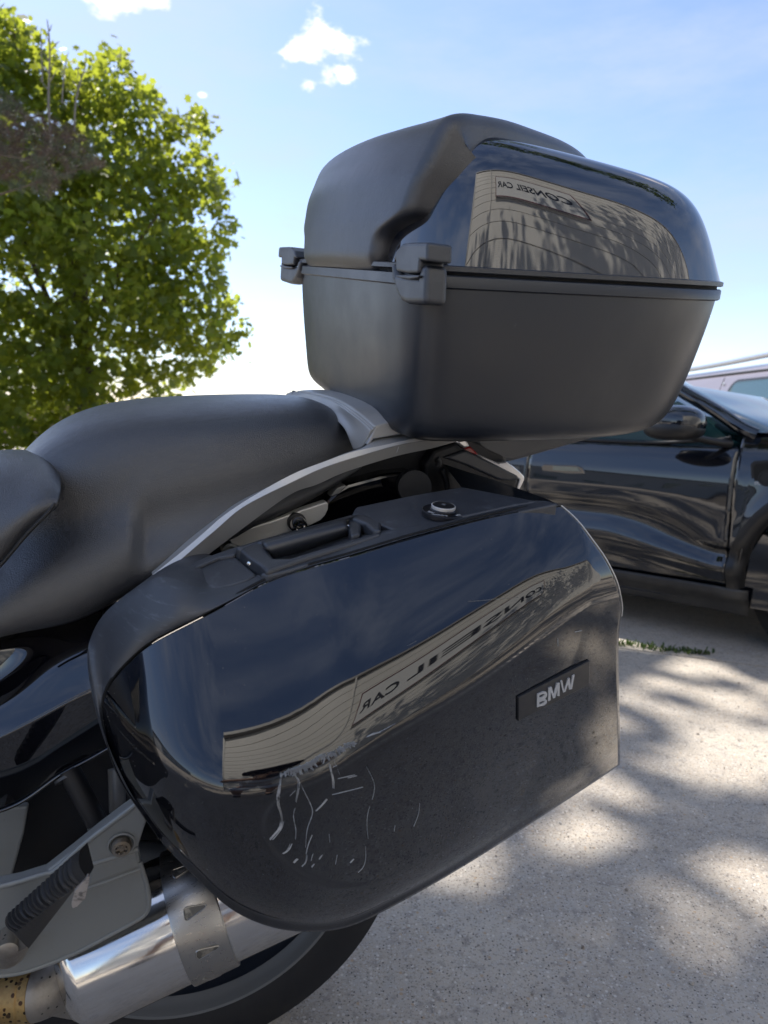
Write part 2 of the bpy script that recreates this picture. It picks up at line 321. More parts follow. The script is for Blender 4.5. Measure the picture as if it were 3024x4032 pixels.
for k in range(2600):
    x_=rng.uniform(-.1,2.3); y_=rng.uniform(.7,3.6); r_=.0009+abs(rng.normal(0,.0016)); th=rng.uniform(0,6.28,5).cumsum(); a5=np.linspace(0,6.28,5,endpoint=False)+rng.uniform(0,1); k0=len(V)
    V+=[(x_+r_*math.cos(t_)*rng.uniform(.7,1.3),y_+r_*math.sin(t_)*rng.uniform(.7,1.3),.0012) for t_ in a5]+[(x_+rng.normal(0,r_*.2),y_+rng.normal(0,r_*.2),.0012+r_*rng.uniform(.5,1.0))]
    Fc+=[(k0+i,k0+(i+1)%5,k0+5) for i in range(5)]
gr_=mk('loose_grit',V,Fc,mat('grit_stone',(.42,.37,.31),.85,var=[(30,(.20,.16,.13),.45,.6),(17,(.6,.57,.52),.52,.6)]),None,smooth=False); tag(gr_,'small loose stones and grit scattered over the concrete','grit',kind='stuff')
# weeds along the joint
leafg=mat('weed_leaf',(.07,.10,.035),.6,trans=((.12,.22,.03),.3))
for (wx,wy,sz,lb) in [(1344,1393,.05,'leftmost small green weed tuft in the concrete joint'),(1398,1399,.04,'tiny weed tuft second from left in the concrete joint'),(1468,1407,.085,'largest green weed tuft growing in the concrete joint'),(1512,1412,.055,'small weed tuft right of the largest one in the joint')]:
    d=rayd(wx,wy); c=CAM+d*(-CAM[2]/d[2]); V=[];Fc=[]
    for k in range(46):
        b=c+np.array([rng.normal(0,sz*.62),rng.normal(0,.012),0]); an=rng.uniform(0,6.28); h=rng.uniform(.006,.026); r_=rng.uniform(.006,.018); dv=np.array([math.cos(an),math.sin(an),0]); pv=np.array([-dv[1],dv[0],0])*.003
        i0=len(V); V+=[b-pv,b+pv,b+dv*r_*.6+pv*1.6+[0,0,h*.8],b+dv*r_+[0,0,h],b+dv*r_*.6-pv*1.6+[0,0,h*.8]]; Fc.append((i0,i0+1,i0+2,i0+3,i0+4))
    tag(mk('weed_tuft',V,Fc,leafg,smooth=False),lb,'weed','weeds in the concrete joint')
# ================================================================ MOTORCYCLE
AX=-.197; WU=.31
moto=bikeempty('motorcycle',(0,0,0),'black and grey touring motorcycle leaning on its stand, rear half in view','motorcycle')
# --- seat
def arch(name,st,m,n=2.6,k=41,root=moto):
    """st rows: A, Utop, Ubot, halfwidth"""
    S=spl3(np.array(st,float),46); V=[]
    ph=np.linspace(0,math.pi,k)
    for (A,Ut,Ub,w_) in S:
        c,s=np.cos(ph),np.sin(ph)
        V+=[(A,w_*np.sign(x)*abs(x)**(2/n),Ub+(Ut-Ub)*y**(2/n)) for x,y in zip(c,s)]
    return mk(name,bl(V,root),gridfaces(len(S),k),m,root)
def seatloft():
    st=[(-.60,.80,.72,.19,.60),(-.50,.845,.745,.19,.60),(-.44,.895,.762,.19,.62),(-.395,.945,.771,.189,.66),(-.35,.976,.778,.186,.72),(-.30,.992,.80,.181,.78),(-.24,1.000,.83,.174,.84),(-.17,1.005,.862,.166,.88),(-.10,1.008,.892,.157,.88),(-.055,1.006,.915,.148,.86),(-.022,.995,.93,.132,.82),(-.002,.978,.94,.11,.8),(.008,.964,.945,.085,.8),(.012,.954,.948,.04,.8)]
    S_=spl3(np.array(st),70); V=[]
    for (A,Ut,Ub,w_,sh) in S_:
        H=Ut-Ub; half=[(0,1.0),(.30*sh,.992),(.55*sh,.955),(.74*sh,.885),(.86*sh,.79),(.90*sh+.03,.66),(.93*sh+.055,.50),(.96*sh+.06 if sh>.8 else .80+.2*sh*.9,.30),(.99,.10),(.97,.02),(.90,-.02)]
        q=spl(np.array(half,float),26); V+=[(A,-x*w_,Ub+y*H) for x,y in q[::-1]]+[(A,x*w_,Ub+y*H) for x,y in q[1:]]
    return mk('passenger_seat',bl(V,moto),[f_[::-1] for f_ in gridfaces(len(S_),51)],leather,moto)
seatloft()
net('rider_seat',[[(-90,990,-.14),(-20,978,-.14),(40,974,-.14),(85,980,-.14),(100,990,-.13)],[(-90,985,0),(-20,975,0),(40,971,0),(90,980,0),(108,990,0)],[(-90,1010,.10),(-20,990,.10),(50,985,.10),(105,998,.10),(125,1018,.10)],[(-90,1080,.165),(-20,1050,.165),(50,1035,.165),(105,1030,.165),(132,1042,.165)],
  [(-90,1170,.203),(-20,1130,.203),(40,1100,.203),(90,1080,.203),(128,1075,.20)],[(-90,1250,.215),(-30,1195,.215),(20,1150,.213),(70,1115,.21),(120,1098,.207)],[(-90,1330,.21),(-20,1250,.208),(20,1206,.206),(65,1153,.203),(115,1103,.20)]],leather,moto,nu=50,nv=60,thick=.012)
Rs=[P(x,y,.2125) for x,y in spl(np.array([(-60,1290),(-20,1243),(20,1199),(65,1146),(105,1106),(122,1078),(130,1045)],float),60)]
tube('seat_piping',[p for p in Rs[:52]],.0016,rubber,moto,k=8,smoothpts=False)
V=[];Fc=[]
for i in range(2,48,1):
    a_=Rs[i];b_=Rs[i]+(Rs[i+1]-Rs[i])*.62; o_=np.array([0,.0022,.0028]); k0=len(V)
    w1=np.array([0,.0006,.0006]); V+=[a_+o_-w1,a_+o_+w1,b_+o_+w1,b_+o_-w1,(a_+b_)/2+o_+[0,.0011,0]]; Fc+=[(k0,k0+1,k0+4),(k0+1,k0+2,k0+4),(k0+2,k0+3,k0+4),(k0+3,k0,k0+4)]
mk('seat_stitching',bl(np.array(V)),Fc,rubber,moto,smooth=False,kind='stuff')
# --- silver tail cover around the seat
z=lambda *p:[(*ZR(a,b),s) for a,b,s in p]
cow=[z((8,185,-.15),(120,182,-.13),(215,200,-.06),(335,235,.0),(445,305,.07),(545,395,.12),(592,480,.135),(625,552,.14)),
     z((20,150,-.155),(100,135,-.14),(210,140,-.08),(330,170,-.01),(460,230,.06),(580,320,.12),(650,420,.145),(700,530,.158)),
     z((60,112,-.155),(130,104,-.145),(210,104,-.09),(325,128,-.02),(460,172,.05),(580,240,.12),(690,325,.152),(772,400,.17)),
     z((120,98,-.14),(240,92,-.10),(390,95,-.06),(530,104,-.02),(700,130,.05),(860,205,.12),(980,270,.155),(1070,325,.17))]
net('tail_cover',cow[:3],silver,moto,nu=16,nv=60,thick=.004,flip=True)
net('tail_cover_top',[cow[2],[tuple(.5*np.array(a)+.5*np.array(b)+(0,-1,0)) for a,b in zip(cow[2],cow[3])],cow[3]],silver,moto,nu=12,nv=60,thick=.004,flip=True)
tube('cover_ridge',[P(*p) for p in spl(np.array(cow[2],float),50)],.0022,silver,moto,k=8,smoothpts=False)
prism('rack_side_plate',[ZR(*p) for p in [(772,400),(785,380),(820,362),(1060,328),(1230,392),(1000,435),(770,475),(745,510),(715,524),(745,460)]],.172,.12,silver,moto,bev=.002)
prism('rack_pad_plug',[ZR(*p) for p in [(850,212),(880,204),(1000,262),(1045,308),(930,314),(895,300),(868,262)]],.158,.10,darkm,moto,bev=.003)
# far side rim of tail cover seen beyond the seat
net('far_grab_rail',[[(*p,-.19) for p in [(415,884),(480,868),(560,858),(625,853)]],[(*p,-.185) for p in [(415,888),(480,874),(560,865),(625,862)]],[(*p,-.15) for p in [(415,900),(480,895),(560,890),(625,885)]]],silver,moto,nu=8,nv=20,thick=.01)
# --- grab rail
r0=z((1520,440,.15),(1250,392,.15),(1000,435,.16),(770,478,.165),(700,532,.168),(560,582,.17),(400,648,.175),(200,737,.18))+[(*ZH(640,132),.185),(*ZH(480,245),.19),(*ZH(280,400),.195),(*ZH(100,560),.20),(*ZH(-5,650),.203)]
r1=z((1520,447,.172),(1250,452,.178),(1000,490,.183),(850,524,.185),(600,578,.19),(330,672,.195),(100,765,.198))+[(*ZH(560,208),.203),(*ZH(400,340),.207),(*ZH(200,512),.211),(*ZH(0,670),.214)]
r2=z((1520,455,.176),(1300,478,.181),(1000,522,.186),(700,603,.192),(500,664,.196),(300,737,.2),(100,832,.203))+[(*ZH(660,182),.207),(*ZH(500,312),.211),(*ZH(300,482),.215),(*ZH(100,648),.219),(*ZH(5,700),.22)]
r3=z((1520,468,.165),(1400,508,.17),(1200,560,.175),(1000,602,.18),(700,690,.186),(450,780,.19))+[(*ZH(1180,20),.192),(*ZH(1050,62),.193),(*ZH(850,190),.196),(*ZH(640,345),.2),(*ZH(430,505),.205),(*ZH(290,602),.21),(*ZH(110,690),.216)]
r4=[(a,b-3,s-.03) for a,b,s in r3]; r5=[(a,b+4,s-.03) for a,b,s in r0]
strips('grab_rail',[r0,r1,r2,r3,r4,r5],silver,moto,nv=90,close=True)
strips('rail_highlight_edge',[[(a,b,s+.0012) for a,b,s in r1],[(a,b-1.5,s+.0012) for a,b,s in r2]],bright,moto,nv=90)  # brighter metal strip laid over the bevel as a painted highlight
for (a,b) in ((960,565),(1180,462)):
    p=P(*ZR(a,b),.1865); tube('rail_scratch',[p+[0,0,-.003],p+[.002,0,.004]],.0004,white_scr,moto,k=5,smoothpts=False)
# --- inner dark bodywork below the rail
prism('tail_side_panel',[(300,1262),(420,1180),(520,1120),(640,1050),(800,985),(1000,940),(1090,980),(1120,1080),(1120,1200),(700,1240),(420,1330),(330,1300)],.10,-.10,darkm,moto,bev=.004)
prism('gloss_side_panel',[ZH(*p) for p in [(560,420),(760,330),(900,290),(1240,160),(1340,60),(1420,15),(1700,-60),(1900,-80),(1900,150),(1500,220),(1300,300),(1000,420),(600,520)]],.128,.08,glossk,moto,bev=.004)
prism('painted_panel_highlight',[ZH(*p) for p in [(1290,105),(1340,40),(1400,18),(1412,30),(1360,80)]],.14,.12,silver,moto,bev=.002)  # silver sliver stands in for a highlight on the gloss panel
prism('silver_bracket',[ZH(*p) for p in [(552,400),(560,380),(600,362),(850,285),(1100,195),(1262,142),(1278,152),(1276,195),(1255,240),(1220,275),(1150,310),(900,390),(640,468),(575,445),(556,425)]],.16,.145,bright,moto,bev=.003)
bc=P(*ZH(1052,293),.166)
disc_stack('bracket_bolt',bc-[0,.01,0],(0,1,0),[(.0112,0),(.0112,.009),(.0104,.0095)],darkm,moto,k=32)
disc_stack('bolt_head',bc-[0,.0,0],(0,1,0),[(.0092,.001),(.0096,.010),(.0082,.0125),(.0062,.013),(.0055,.0105),(.0028,.010),(.0024,.0104),(.0,.0104)],chrome,moto,k=32)
bc2=P(*ZH(560,485),.15)
disc_stack('lower_bolt',bc2-[0,.01,0],(0,1,0),[(.010,0),(.010,.02),(.007,.021),(.006,.017),(0,.017)],castm,moto,k=28)
tube('indicator_plug',[P(*ZT(60,860),.135),P(*ZT(95,880),.165)],.021,darkm,moto,k=24,smoothpts=False)
for q in ([(330,570),(350,600),(345,650)],[(380,690),(430,800),(445,900)],[(0,730),(20,870),(110,960)]):
    tube('cable',[P(*ZT(*a),.14) for a in q],.004,darkm,moto,k=10,n=16)
# --- tail light unit
prism('tail_light_housing',[ZT(*p) for p in [(300,480),(420,430),(520,395),(625,465),(640,500),(1205,775),(1232,800),(1172,1000),(900,1120),(560,1000),(200,1010),(200,640)]],.118,-.118,darkm,moto,bev=.005)
prism('tail_light_body',[ZT(*p) for p in [(640,470),(780,535),(1220,760),(1235,800),(1110,815),(1000,800),(640,640),(400,560)]],.122,.10,matte,moto,bev=.004)
prism('clear_lens',[ZT(*p) for p in [(520,382),(650,352),(700,440),(630,462)]],.112,-.112,clearm,moto,bev=.003)
prism('brake_lens',[ZT(*p) for p in [(622,462),(700,436),(800,535),(640,508)]],.113,-.113,redm,moto,bev=.002)
prism('lens_trim',[ZT(*p) for p in [(700,520),(800,530),(1000,615),(1090,600),(1150,640),(1250,722),(1292,770),(1288,800),(1200,985),(1172,992),(1232,800),(1195,772)]],.115,-.115,clearm,moto,bev=.004)
# --- glossy side fairing at left
sf=[[(-80,1395,.13),(0,1372,.13),(100,1350,.13),(180,1330,.13),(250,1300,.13)],[(-80,1420,.15),(0,1400,.15),(80,1380,.15),(150,1360,.15),(250,1330,.15)],
 [(-80,1500,.16),(0,1465,.162),(60,1430,.165),(130,1395,.168),(250,1350,.17)],[(-80,1560,.187),(0,1520,.188),(75,1478,.19),(150,1430,.19),(250,1380,.19)],
 [(-80,1600,.203),(0,1565,.205),(90,1515,.205),(160,1475,.205),(250,1425,.205)],[(-80,1622,.213),(0,1590,.215),(90,1545,.215),(170,1503,.215),(250,1470,.215)]]
net('side_fairing_upper',sf,glossk,moto,nu=50,nv=40,thick=.004)
net('side_fairing_lower',[[(-80,1622,.2135),(0,1590,.2155),(90,1545,.2155),(170,1503,.2155),(250,1470,.2155)],[(-80,1690,.207),(0,1670,.208),(110,1620,.208),(250,1540,.208)],[(-80,1775,.192),(0,1750,.195),(60,1722,.195),(130,1672,.195),(180,1645,.195),(260,1600,.195)]],glossk,moto,nu=24,nv=40,thick=.004)
tube('fairing_lower_edge',[P(*p,.196) for p in [(-60,1768),(0,1752),(60,1724),(130,1674),(180,1647),(250,1607)]],.0022,glossk,moto,k=8)
prism('inner_mudguard',[(-80,1700),(250,1560),(300,1700),(255,1800),(130,1880),(-60,1990)],.09,.075,darkm,moto,bev=.004)
prism('footrest_plate_front',[(-60,1752),(52,1742),(62,1740),(52,1800),(30,1880),(5,1960),(-60,2000)],.15,.14,castm,moto,bev=.003)
tube('strut_rod',[P(*ZQ(640,300),.19),P(*ZQ(905,800),.215)],[.0115,.0115],darkm,moto,k=28,smoothpts=False)
tube('strut_sleeve',[P(*ZQ(630,370),.19),P(*ZQ(640,395),.192)],[.0145,.0145],handm,moto,k=28,smoothpts=False)
tube('rear_strut',[P(*ZQ(1090,300),.17),P(*ZQ(1095,700),.19)],[.010,.009],rimm,moto,k=24,smoothpts=False)
prism('strut_lug',[ZQ(*p) for p in [(805,830),(830,820),(900,840),(880,880),(820,905)]],.22,.20,castm,moto,bev=.002)
# --- rear wheel
wc=np.array([AX,0,WU]); 
disc_stack('tyre',wc,(0,1,0),[(.222,-.07),(.240,-.078),(.27,-.085),(.30,-.078),(.318,-.050),(.326,0),(.318,.050),(.30,.078),(.27,.085),(.240,.078),(.224,.070),(.22,.05),(.22,-.05)],tyrem,moto,k=96,cap=False)
disc_stack('rim',wc,(0,1,0),[(.205,.040),(.2095,.052),(.2165,.060),(.2195,.070),(.2225,.0775),(.2265,.0785),(.2285,.075),(.2285,.072),(.2265,.0745),(.2225,.073),(.218,.062)],rimm,moto,k=96,cap=False)
disc_stack('rim_barrel',wc,(0,1,0),[(.209,.056),(.204,.035),(.200,.0),(.202,-.04),(.216,-.07),(.228,-.075),(.2265,-.08),(.206,-.07),(.196,-.04),(.194,.0),(.198,.034),(.204,.054)],mat('navy_wheel_inner',(.012,.016,.026),.45),moto,k=96,cap=False)
disc_stack('wheel_face',wc,(0,1,0),[(.198,-.035),(.198,-.03),(.05,-.02),(.05,-.035)],darkm,moto,k=60,cap=False)
disc_stack('wheel_hub',wc,(0,1,0),[(.0,.06),(.045,.06),(.05,.05),(.06,.0),(.06,-.05),(0,-.06)],rimm,moto,k=40)
for k in range(5):
    th=k*2*math.pi/5+.3; d=np.array([math.cos(th),0,math.sin(th)]); tube('wheel_spoke',[wc+d*.04+[0,.03,0],wc+d*.12+[0,.02,0],wc+d*.205+[0,.0,0]],[.03,.02,.024],rimm,moto,k=12,n=10)
disc_stack('brake_disc',wc+[0,-.07,0],(0,1,0),[(.06,0),(.132,0),(.132,.005),(.06,.005)],rimm,moto,k=60,cap=False)
# --- passenger footrest bracket
zz=lambda pts:[ZA(*p) for p in pts]
prism('footrest_bracket',zz([(-90,668),(0,645),(90,625),(200,590),(330,488),(440,398),(530,330),(598,283),(618,296),(638,372),(622,420),(603,480),(612,540),(645,650),(655,728),(640,772),(600,802),(480,868),(330,945),(180,1005),(80,1035),(0,1045),(-90,1055)]),.272,.258,castm,moto,bev=.003,seg=3)
for q,r_ in (([(-90,672),(0,652),(90,630),(205,596),(225,592),(335,495),(445,405),(535,337),(595,290)],.0032),([(395,556),(500,525),(603,487)],.003),([(360,668),(480,625),(620,572)],.0022),([(-90,1050),(0,1040),(80,1030),(180,1000),(330,940),(480,862),(600,797),(636,768),(649,728),(640,650),(608,545)],.0026)):
    tube('bracket_ridge',[P(*ZA(*p),.2715) for p in q],r_,castm,moto,k=10,n=60)
prism('bracket_boss',zz([(392,560),(500,528),(602,492),(612,545),(618,572),(480,622),(375,660)]),.2735,.26,castm,moto,bev=.004)
bb=P(*ZA(528,468),.2725)
disc_stack('bracket_screw_recess',bb,(0,1,0),[(.0135,-.004),(.0142,.0015),(.0125,.0022),(.0108,-.0)],castm,moto,k=36,cap=False)
disc_stack('bracket_screw',bb,(0,1,0),[(.0100,0),(.0104,.004),(.0092,.0085),(.0062,.009),(.0052,.0055),(.0025,.005),(.002,.0055),(0,.0055)],dirtym,moto,k=36)
for k in range(6):
    th=k*math.pi/3; d=np.array([math.cos(th),0,math.sin(th)])*.0052; 
    tube('screw_socket_lobe',[bb+d+[0,.004,0],bb+d+[0,.0088,0]],.0011,dirtym,moto,k=8,smoothpts=False)
tube('footrest_hinge',[P(*ZA(-60,860),.262),P(*ZA(30,935),.272),P(*ZA(75,880),.285)],[.018,.016,.013],dirtym,moto,k=20,n=16)
disc_stack('hinge_pin',P(*ZA(35,915),.29),(0,1,0),[(.0,-.03),(.009,-.03),(.010,.006),(.007,.008),(0,.008)],dirtym,moto,k=24)
# footrest peg: wedge section along an axis, ribs on upper face
def pegline(a,b,sa,sb,n): 
    p=P(*a,sa);q=P(*b,sb); return np.array([p+(q-p)*t for t in np.linspace(0,1,n)])
n_=150
l1=pegline(ZQ(55,1680),ZQ(745,1062),.300,.368,n_); l2=pegline(ZQ(135,1835),ZQ(815,1318),.322,.388,n_); l3=pegline(ZQ(268,1978),ZQ(868,1205),.304,.372,n_)
l3=np.array([l3[i] if i<n_*.70 else l3[int(n_*.70)]+(P(*ZQ(880,1215),.372)-l3[int(n_*.70)])*((i-n_*.70)/(n_*.30)) for i in range(n_)])
l4=l1+(l3-l1)*.5-np.array([0,.022,0]); t=np.linspace(0,1,n_); Fn=np.cross(l2-l1,l1[-1]-l1[0]); Fn/=np.linalg.norm(Fn,axis=1)[:,None]
if (Fn[:,1].mean())<0: Fn=-Fn
rows=[]
for fr in np.linspace(0,1,7):
    rb=np.where((t>.03)&(t<.9),.0026*np.clip(np.sin(t*2*math.pi*17)*2.2,-1,1),0)*(1 if fr<.93 else .3)
    rows.append(l1+(l2-l1)*fr+Fn*(rb[:,None]+.004*math.sin(math.pi*fr)))
rows+= [l2+(l3-l2)*fr+np.array([0,.001,0])*math.sin(math.pi*fr) for fr in (.04,.35,.7,.97,1)]+[l4]
G=np.array(rows); nr=len(rows); V=G.reshape(-1,3); Fc=gridfaces(nr,n_,cu=True)
Fc+=[tuple(i*n_ for i in range(nr)),tuple(i*n_+n_-1 for i in range(nr-1,-1,-1))]
mk('footrest_peg',bl(V),Fc,rubber,moto,sharp=32)
rf=[P(*ZQ(a,b),s) for a,b,s in [(818,1295,.3895),(838,1300,.389),(795,1500,.372),(720,1575,.366),(680,1592,.363),(668,1560,.366),(695,1440,.376)]]
rf=[p+np.array([0,.0015,0]) for p in rf]; kk=len(rf)
o=mk('peg_reflector',bl(np.array(rf+[p-np.array([0,.004,0]) for p in rf])),[tuple(range(kk)),tuple(range(2*kk-1,kk-1,-1))]+[(i,i+kk,(i+1)%kk+kk,(i+1)%kk) for i in range(kk)],mat('scuffed_reflector',(.42,.38,.35),.45,var=(60,(.12,.11,.10),.5,.6)),moto,smooth=False)
# --- exhaust
RE=.0745; sil=np.array([-.3556,.20,.3535]); d=np.array([.2401,0,.0679]); d/=np.linalg.norm(d)
def exs(x): return sil+d*x
x0=(P(*ZP(745,1130),.25)-sil)@d; xc0=(P(*ZE(452,470),.26)-sil)@d; xc1=(P(*ZE(745,400),.26)-sil)@d
disc_stack('silencer',sil,d,[(.048,x0-.022),(.060,x0-.019),(.070,x0-.008),(RE-.001,x0-.001),(RE-.0005,x0+.001),(RE,x0+.003),(RE,x0+.2),(RE,x0+.52),(RE-.006,x0+.535),(.03,x0+.54)],chrome,moto,k=120)
col=disc_stack('silencer_band',sil,d,[(RE+.0002,xc0-.001),(RE+.0035,xc0),(RE+.004,xc0+.002),(RE+.004,xc1-.002),(RE+.0035,xc1),(RE+.0002,xc1+.001)],brushed,moto,k=120,cap=False)
# triangular slots: dark recess with raised lip, on the band
ref1=np.cross(d,[0,0,1.]);ref1/=np.linalg.norm(ref1);
if ref1[1]<0: ref1=-ref1
ref2=np.cross(ref1,d); ref2=ref2 if ref2[2]>0 else -ref2
def onex(x,ang,r): return sil+d*x+r*(ref1*math.cos(ang)+ref2*math.sin(ang))
slot_m=mat('slot_dull_metal',(.16,.15,.13),.5,metal=.8,var=(60,(.35,.32,.27),.5,.6))
# find angle for pixel on cylinder near side
def angpix(v):
    best=None
    for a_ in np.linspace(-1.6,1.6,161):
        for x in np.linspace(xc0,xc1,25):
            X=Wd(onex(x,a_,RE+.004))-CAM; zc=X@fw; px=((CX+F*(X@rt)/zc)/K,(CY-F*(X@up)/zc)/K); e=math.hypot(px[0]-v[0],px[1]-v[1])
            if best is None or e<best[0]: best=(e,x,a_)
    return best
for (tri) in ([(488,262),(628,238),(622,262),(510,340),(496,325)],[(560,520),(695,485),(690,503),(575,572),(563,555)],[(418,40),(500,14),(530,30),(435,90),(422,75)],[(603,680),(725,630),(728,637),(606,692)]):
    pts=[angpix(ZE(*p))[1:] for p in tri]
    xa=np.array([p[0] for p in pts]);aa=np.array([p[1] for p in pts])
    q=spl(np.column_stack([xa,aa*.075]),40,closed=True) if False else np.column_stack([xa,aa])
    # rounded outline by subdividing
    Q=[]
    for i in range(len(q)):
        p0=q[i-1];p1=q[i];p2=q[(i+1)%len(q)]
        for t_ in (0,.33,.66,1): Q.append(((1-t_)**2)*(p1*.75+p0*.25)+2*t_*(1-t_)*p1+t_*t_*(p1*.75+p2*.25))
    V=[onex(x,a_,RE+.0046) for x,a_ in Q]; 
    mk('band_slot',bl(np.array(V)),[tuple(range(len(V)))],slot_m,moto,smooth=False)
    tube('slot_lip',[V[i%len(V)] for i in range(len(V)+1)],.0008,brushed,moto,k=6,smoothpts=False)
# cone and pipe
c0=exs(x0-.012); c1=P(*ZP(330,1215),.235); c2=P(*ZP(160,1240),.23); c3=P(*ZP(-200,1300),.22)
tube('exhaust_cone',[c0,c0+(c1-c0)*.3,c0+(c1-c0)*.75,c1,c1+(c2-c1)*.5],[.062,.056,.036,.028,.0265],dirtym,moto,k=40,n=30)
tube('header_pipe',[c1,c2,c2+(c3-c2)*.5,c3],[.0285,.0275,.028,.03],rustm,moto,k=36,n=24)
tube('pipe_clamp',[P(*ZP(150,1242),.23),P(*ZP(170,1238),.23)],.0298,rustm,moto,k=36,smoothpts=False)
# dark object beyond the seat (far side mirror shell) and swingarm, stand
net('far_mirror_shell',[[(60,975,-.42),(95,955,-.42),(130,945,-.42),(190,945,-.42)],[(60,990,-.40),(95,975,-.39),(130,960,-.38),(190,960,-.38)],[(60,1010,-.42),(95,1005,-.42),(130,1000,-.42),(190,1000,-.42)]],glossk,moto,nu=12,nv=16,thick=.01)
tube('swingarm',[wc+[-.40,-.06,.06],wc+[-.2,-.1,.03],wc+[0,-.1,0]],[.04,.035,.04],darkm,moto,k=18,n=12)
tube('side_stand',[Wd(np.array([-.62,.15,.25])),np.array([Wd(np.array([-.7,.30,.1]))[0],Wd(np.array([-.7,.36,.1]))[1],.012])],.014,darkm,None,k=14,local=False,smoothpts=False).name='side_stand'
ss=[o for o in bpy.data.objects if o.name.startswith('side_stand')][0]; bpy.context.view_layer.update(); ss.parent=moto; ss.matrix_parent_inverse=moto.matrix_world.inverted()
arch('front_body',[(-1.5,.80,.35,.10),(-1.3,1.0,.35,.22),(-1.1,1.05,.3,.26),(-.9,.98,.3,.24),(-.75,.80,.35,.21),(-.6,.74,.40,.18),(-.5,.72,.45,.15),(-.46,.70,.50,.12)],glossk,n=3)
arch('rider_seat_base',[(-1.02,.90,.70,.10),(-.98,.90,.68,.14),(-.8,.845,.66,.17),(-.6,.86,.68,.19),(-.50,.875,.70,.185),(-.45,.86,.72,.17)],leather,n=2.8)
tube('mirror_stem',[P(140,965,-.40),P(140,965,-.40)+[-.10,.10,-.05],np.array([-.85,-.16,.88])],[.012,.011,.014],darkm,moto,k=12,n=14)
disc_stack('front_wheel',wc+[-1.57,0,0],(0,1,0),[(.19,-.04),(.26,-.06),(.305,-.04),(.315,0),(.305,.04),(.26,.06),(.19,.04),(.0,.03)],tyrem,moto,k=60)
# ================================================================ SIDE PANNIER
pan=bikeempty('side_pannier',(-.05,.30,.72),'glossy black hard pannier with raised badge and scuffed lower front, below the silver grab rail','pannier')
c4=lambda x,y:(164.6+.7275*x,1042.3+.7275*y)
Tt=[(222.5,1535),(225,1515),(230,1498),(243,1473),(278,1434),(317,1399),(370,1368),(439,1333),(505,1297),(576,1258),(656,1230),(746,1205),(823,1182),(878,1165),(944,1147),(1010,1129),(1097,1109),(1160,1098),(1212,1093)]
Bt=[(222,1550),(226,1570),(233,1606),(245,1650),(262,1690),(285,1730),(308,1762),(343,1812),(384,1857),(446,1918),(476,1946),(521,1977),(595,2005),(660,2013),(709,2011),(762,1999),(826,1970),(922,1918),(1049,1842),(1176,1760),(1271,1698),(1339,1652)]
Rt_=[(1212,1093),(1230,1108),(1255,1134),(1279,1166),(1303,1199),(1323,1235),(1336,1268),(1343,1304),(1344,1320),(1340,1345),(1337,1377),(1336,1430),(1339,1581),(1339,1652)]
crs=[(226,1712),(400,1710),(500,1700),(600,1676),(690,1642),(763,1604),(858,1559),(998,1499),(1144,1426),(1240,1375),(1340,1333)]
cl=np.array([P(x,y,.445) for x,y in spl(np.array(crs,float),80)])
frontc=[c4(*p) for p in [(602,860),(560,900),(538,935),(530,970),(540,1020),(570,1065),(620,1120),(700,1180),(790,1232),(900,1262)]]
fcl=np.array([P(x,y,.44) for x,y in spl(np.array(frontc,float),60)])
S0=.45
def gtab(nodes):
    d=np.linspace(-.45,.35,1601); g=np.interp(d,[n[0] for n in nodes],[n[1] for n in nodes])
    return d,g
def integ(d,g,w_):
    k=max(1,int(w_/(d[1]-d[0]))); ker=np.hanning(2*k+3); ker/=ker.sum(); gp=np.pad(g,k+1,mode='edge'); g=np.convolve(gp,ker,'valid'); S_=np.concatenate([[0],np.cumsum((g[1:]+g[:-1])/2*(d[1]-d[0]))]); return S_-np.interp(0,d,S_)
_d,_g=gtab([(-.45,-.45),(-.3,-.37),(-.15,-.26),(-.03,-.17),(-.0025,-.15),(.0025,.03),(.02,.32),(.04,.66),(.06,.90),(.09,1.10),(.13,1.28),(.2,1.45),(.35,1.6)]); SA=integ(_d,_g,.004)
_d,_h=gtab([(-.45,-.48),(-.3,-.40),(-.15,-.29),(-.03,-.17),(-.01,-.07),(0,.12),(.008,.55),(.016,.88),(.028,1.08),(.06,1.16),(.09,1.20),(.13,1.28),(.35,1.6)]); SB=integ(_d,_h,.008)
def sfun(A,U,q=None):
    A=np.asarray(A,float);U=np.asarray(U,float)
    Uc=np.interp(A,cl[:,0],cl[:,2]); x=A-.03; s=S0-.22*x*x-.24*(A+.05)
    n_=np.maximum(0,-.120-A); s=s-1.5*n_**2-4.*n_**3-9*np.maximum(0,n_-.11)**2
    w_=np.clip((A+.25)/.36,0,1); w_=w_*w_*(3-2*w_); dd=U-Uc
    return s-(np.interp(dd,_d,SA)*w_+np.interp(dd,_d,SB)*(1-w_))
rightx=max(Rt_,key=lambda p:p[0])
def toAU(vx,vy):
    s=.44
    for _ in range(8):
        L=P(vx,vy,s); s=.5*s+.5*float(sfun(L[0],L[2]))
    return P(vx,vy,s)
NU,NV=230,170
T=spl(np.array(Tt,float),NU);B=spl(np.array(Bt,float),NU);R_=spl(np.array(Rt_,float),NV);Lf=np.array([T[0]*(1-t)+B[0]*t for t in np.linspace(0,1,NV)])
uu=np.linspace(0,1,NU)[:,None,None];vv=np.linspace(0,1,NV)[None,:,None]
PX=(1-vv)*T[:,None]+vv*B[:,None]+(1-uu)*Lf[None]+uu*R_[None]-((1-uu)*(1-vv)*T[0]+uu*(1-vv)*T[-1]+(1-uu)*vv*B[0]+uu*vv*B[-1])
_S=np.full(PX.shape[:2],.44)
for _ in range(9):
    G=Pv(PX[...,0],PX[...,1],_S); _S=.5*_S+.5*sfun(G[...,0],G[...,2])
G=Pv(PX[...,0],PX[...,1],_S)
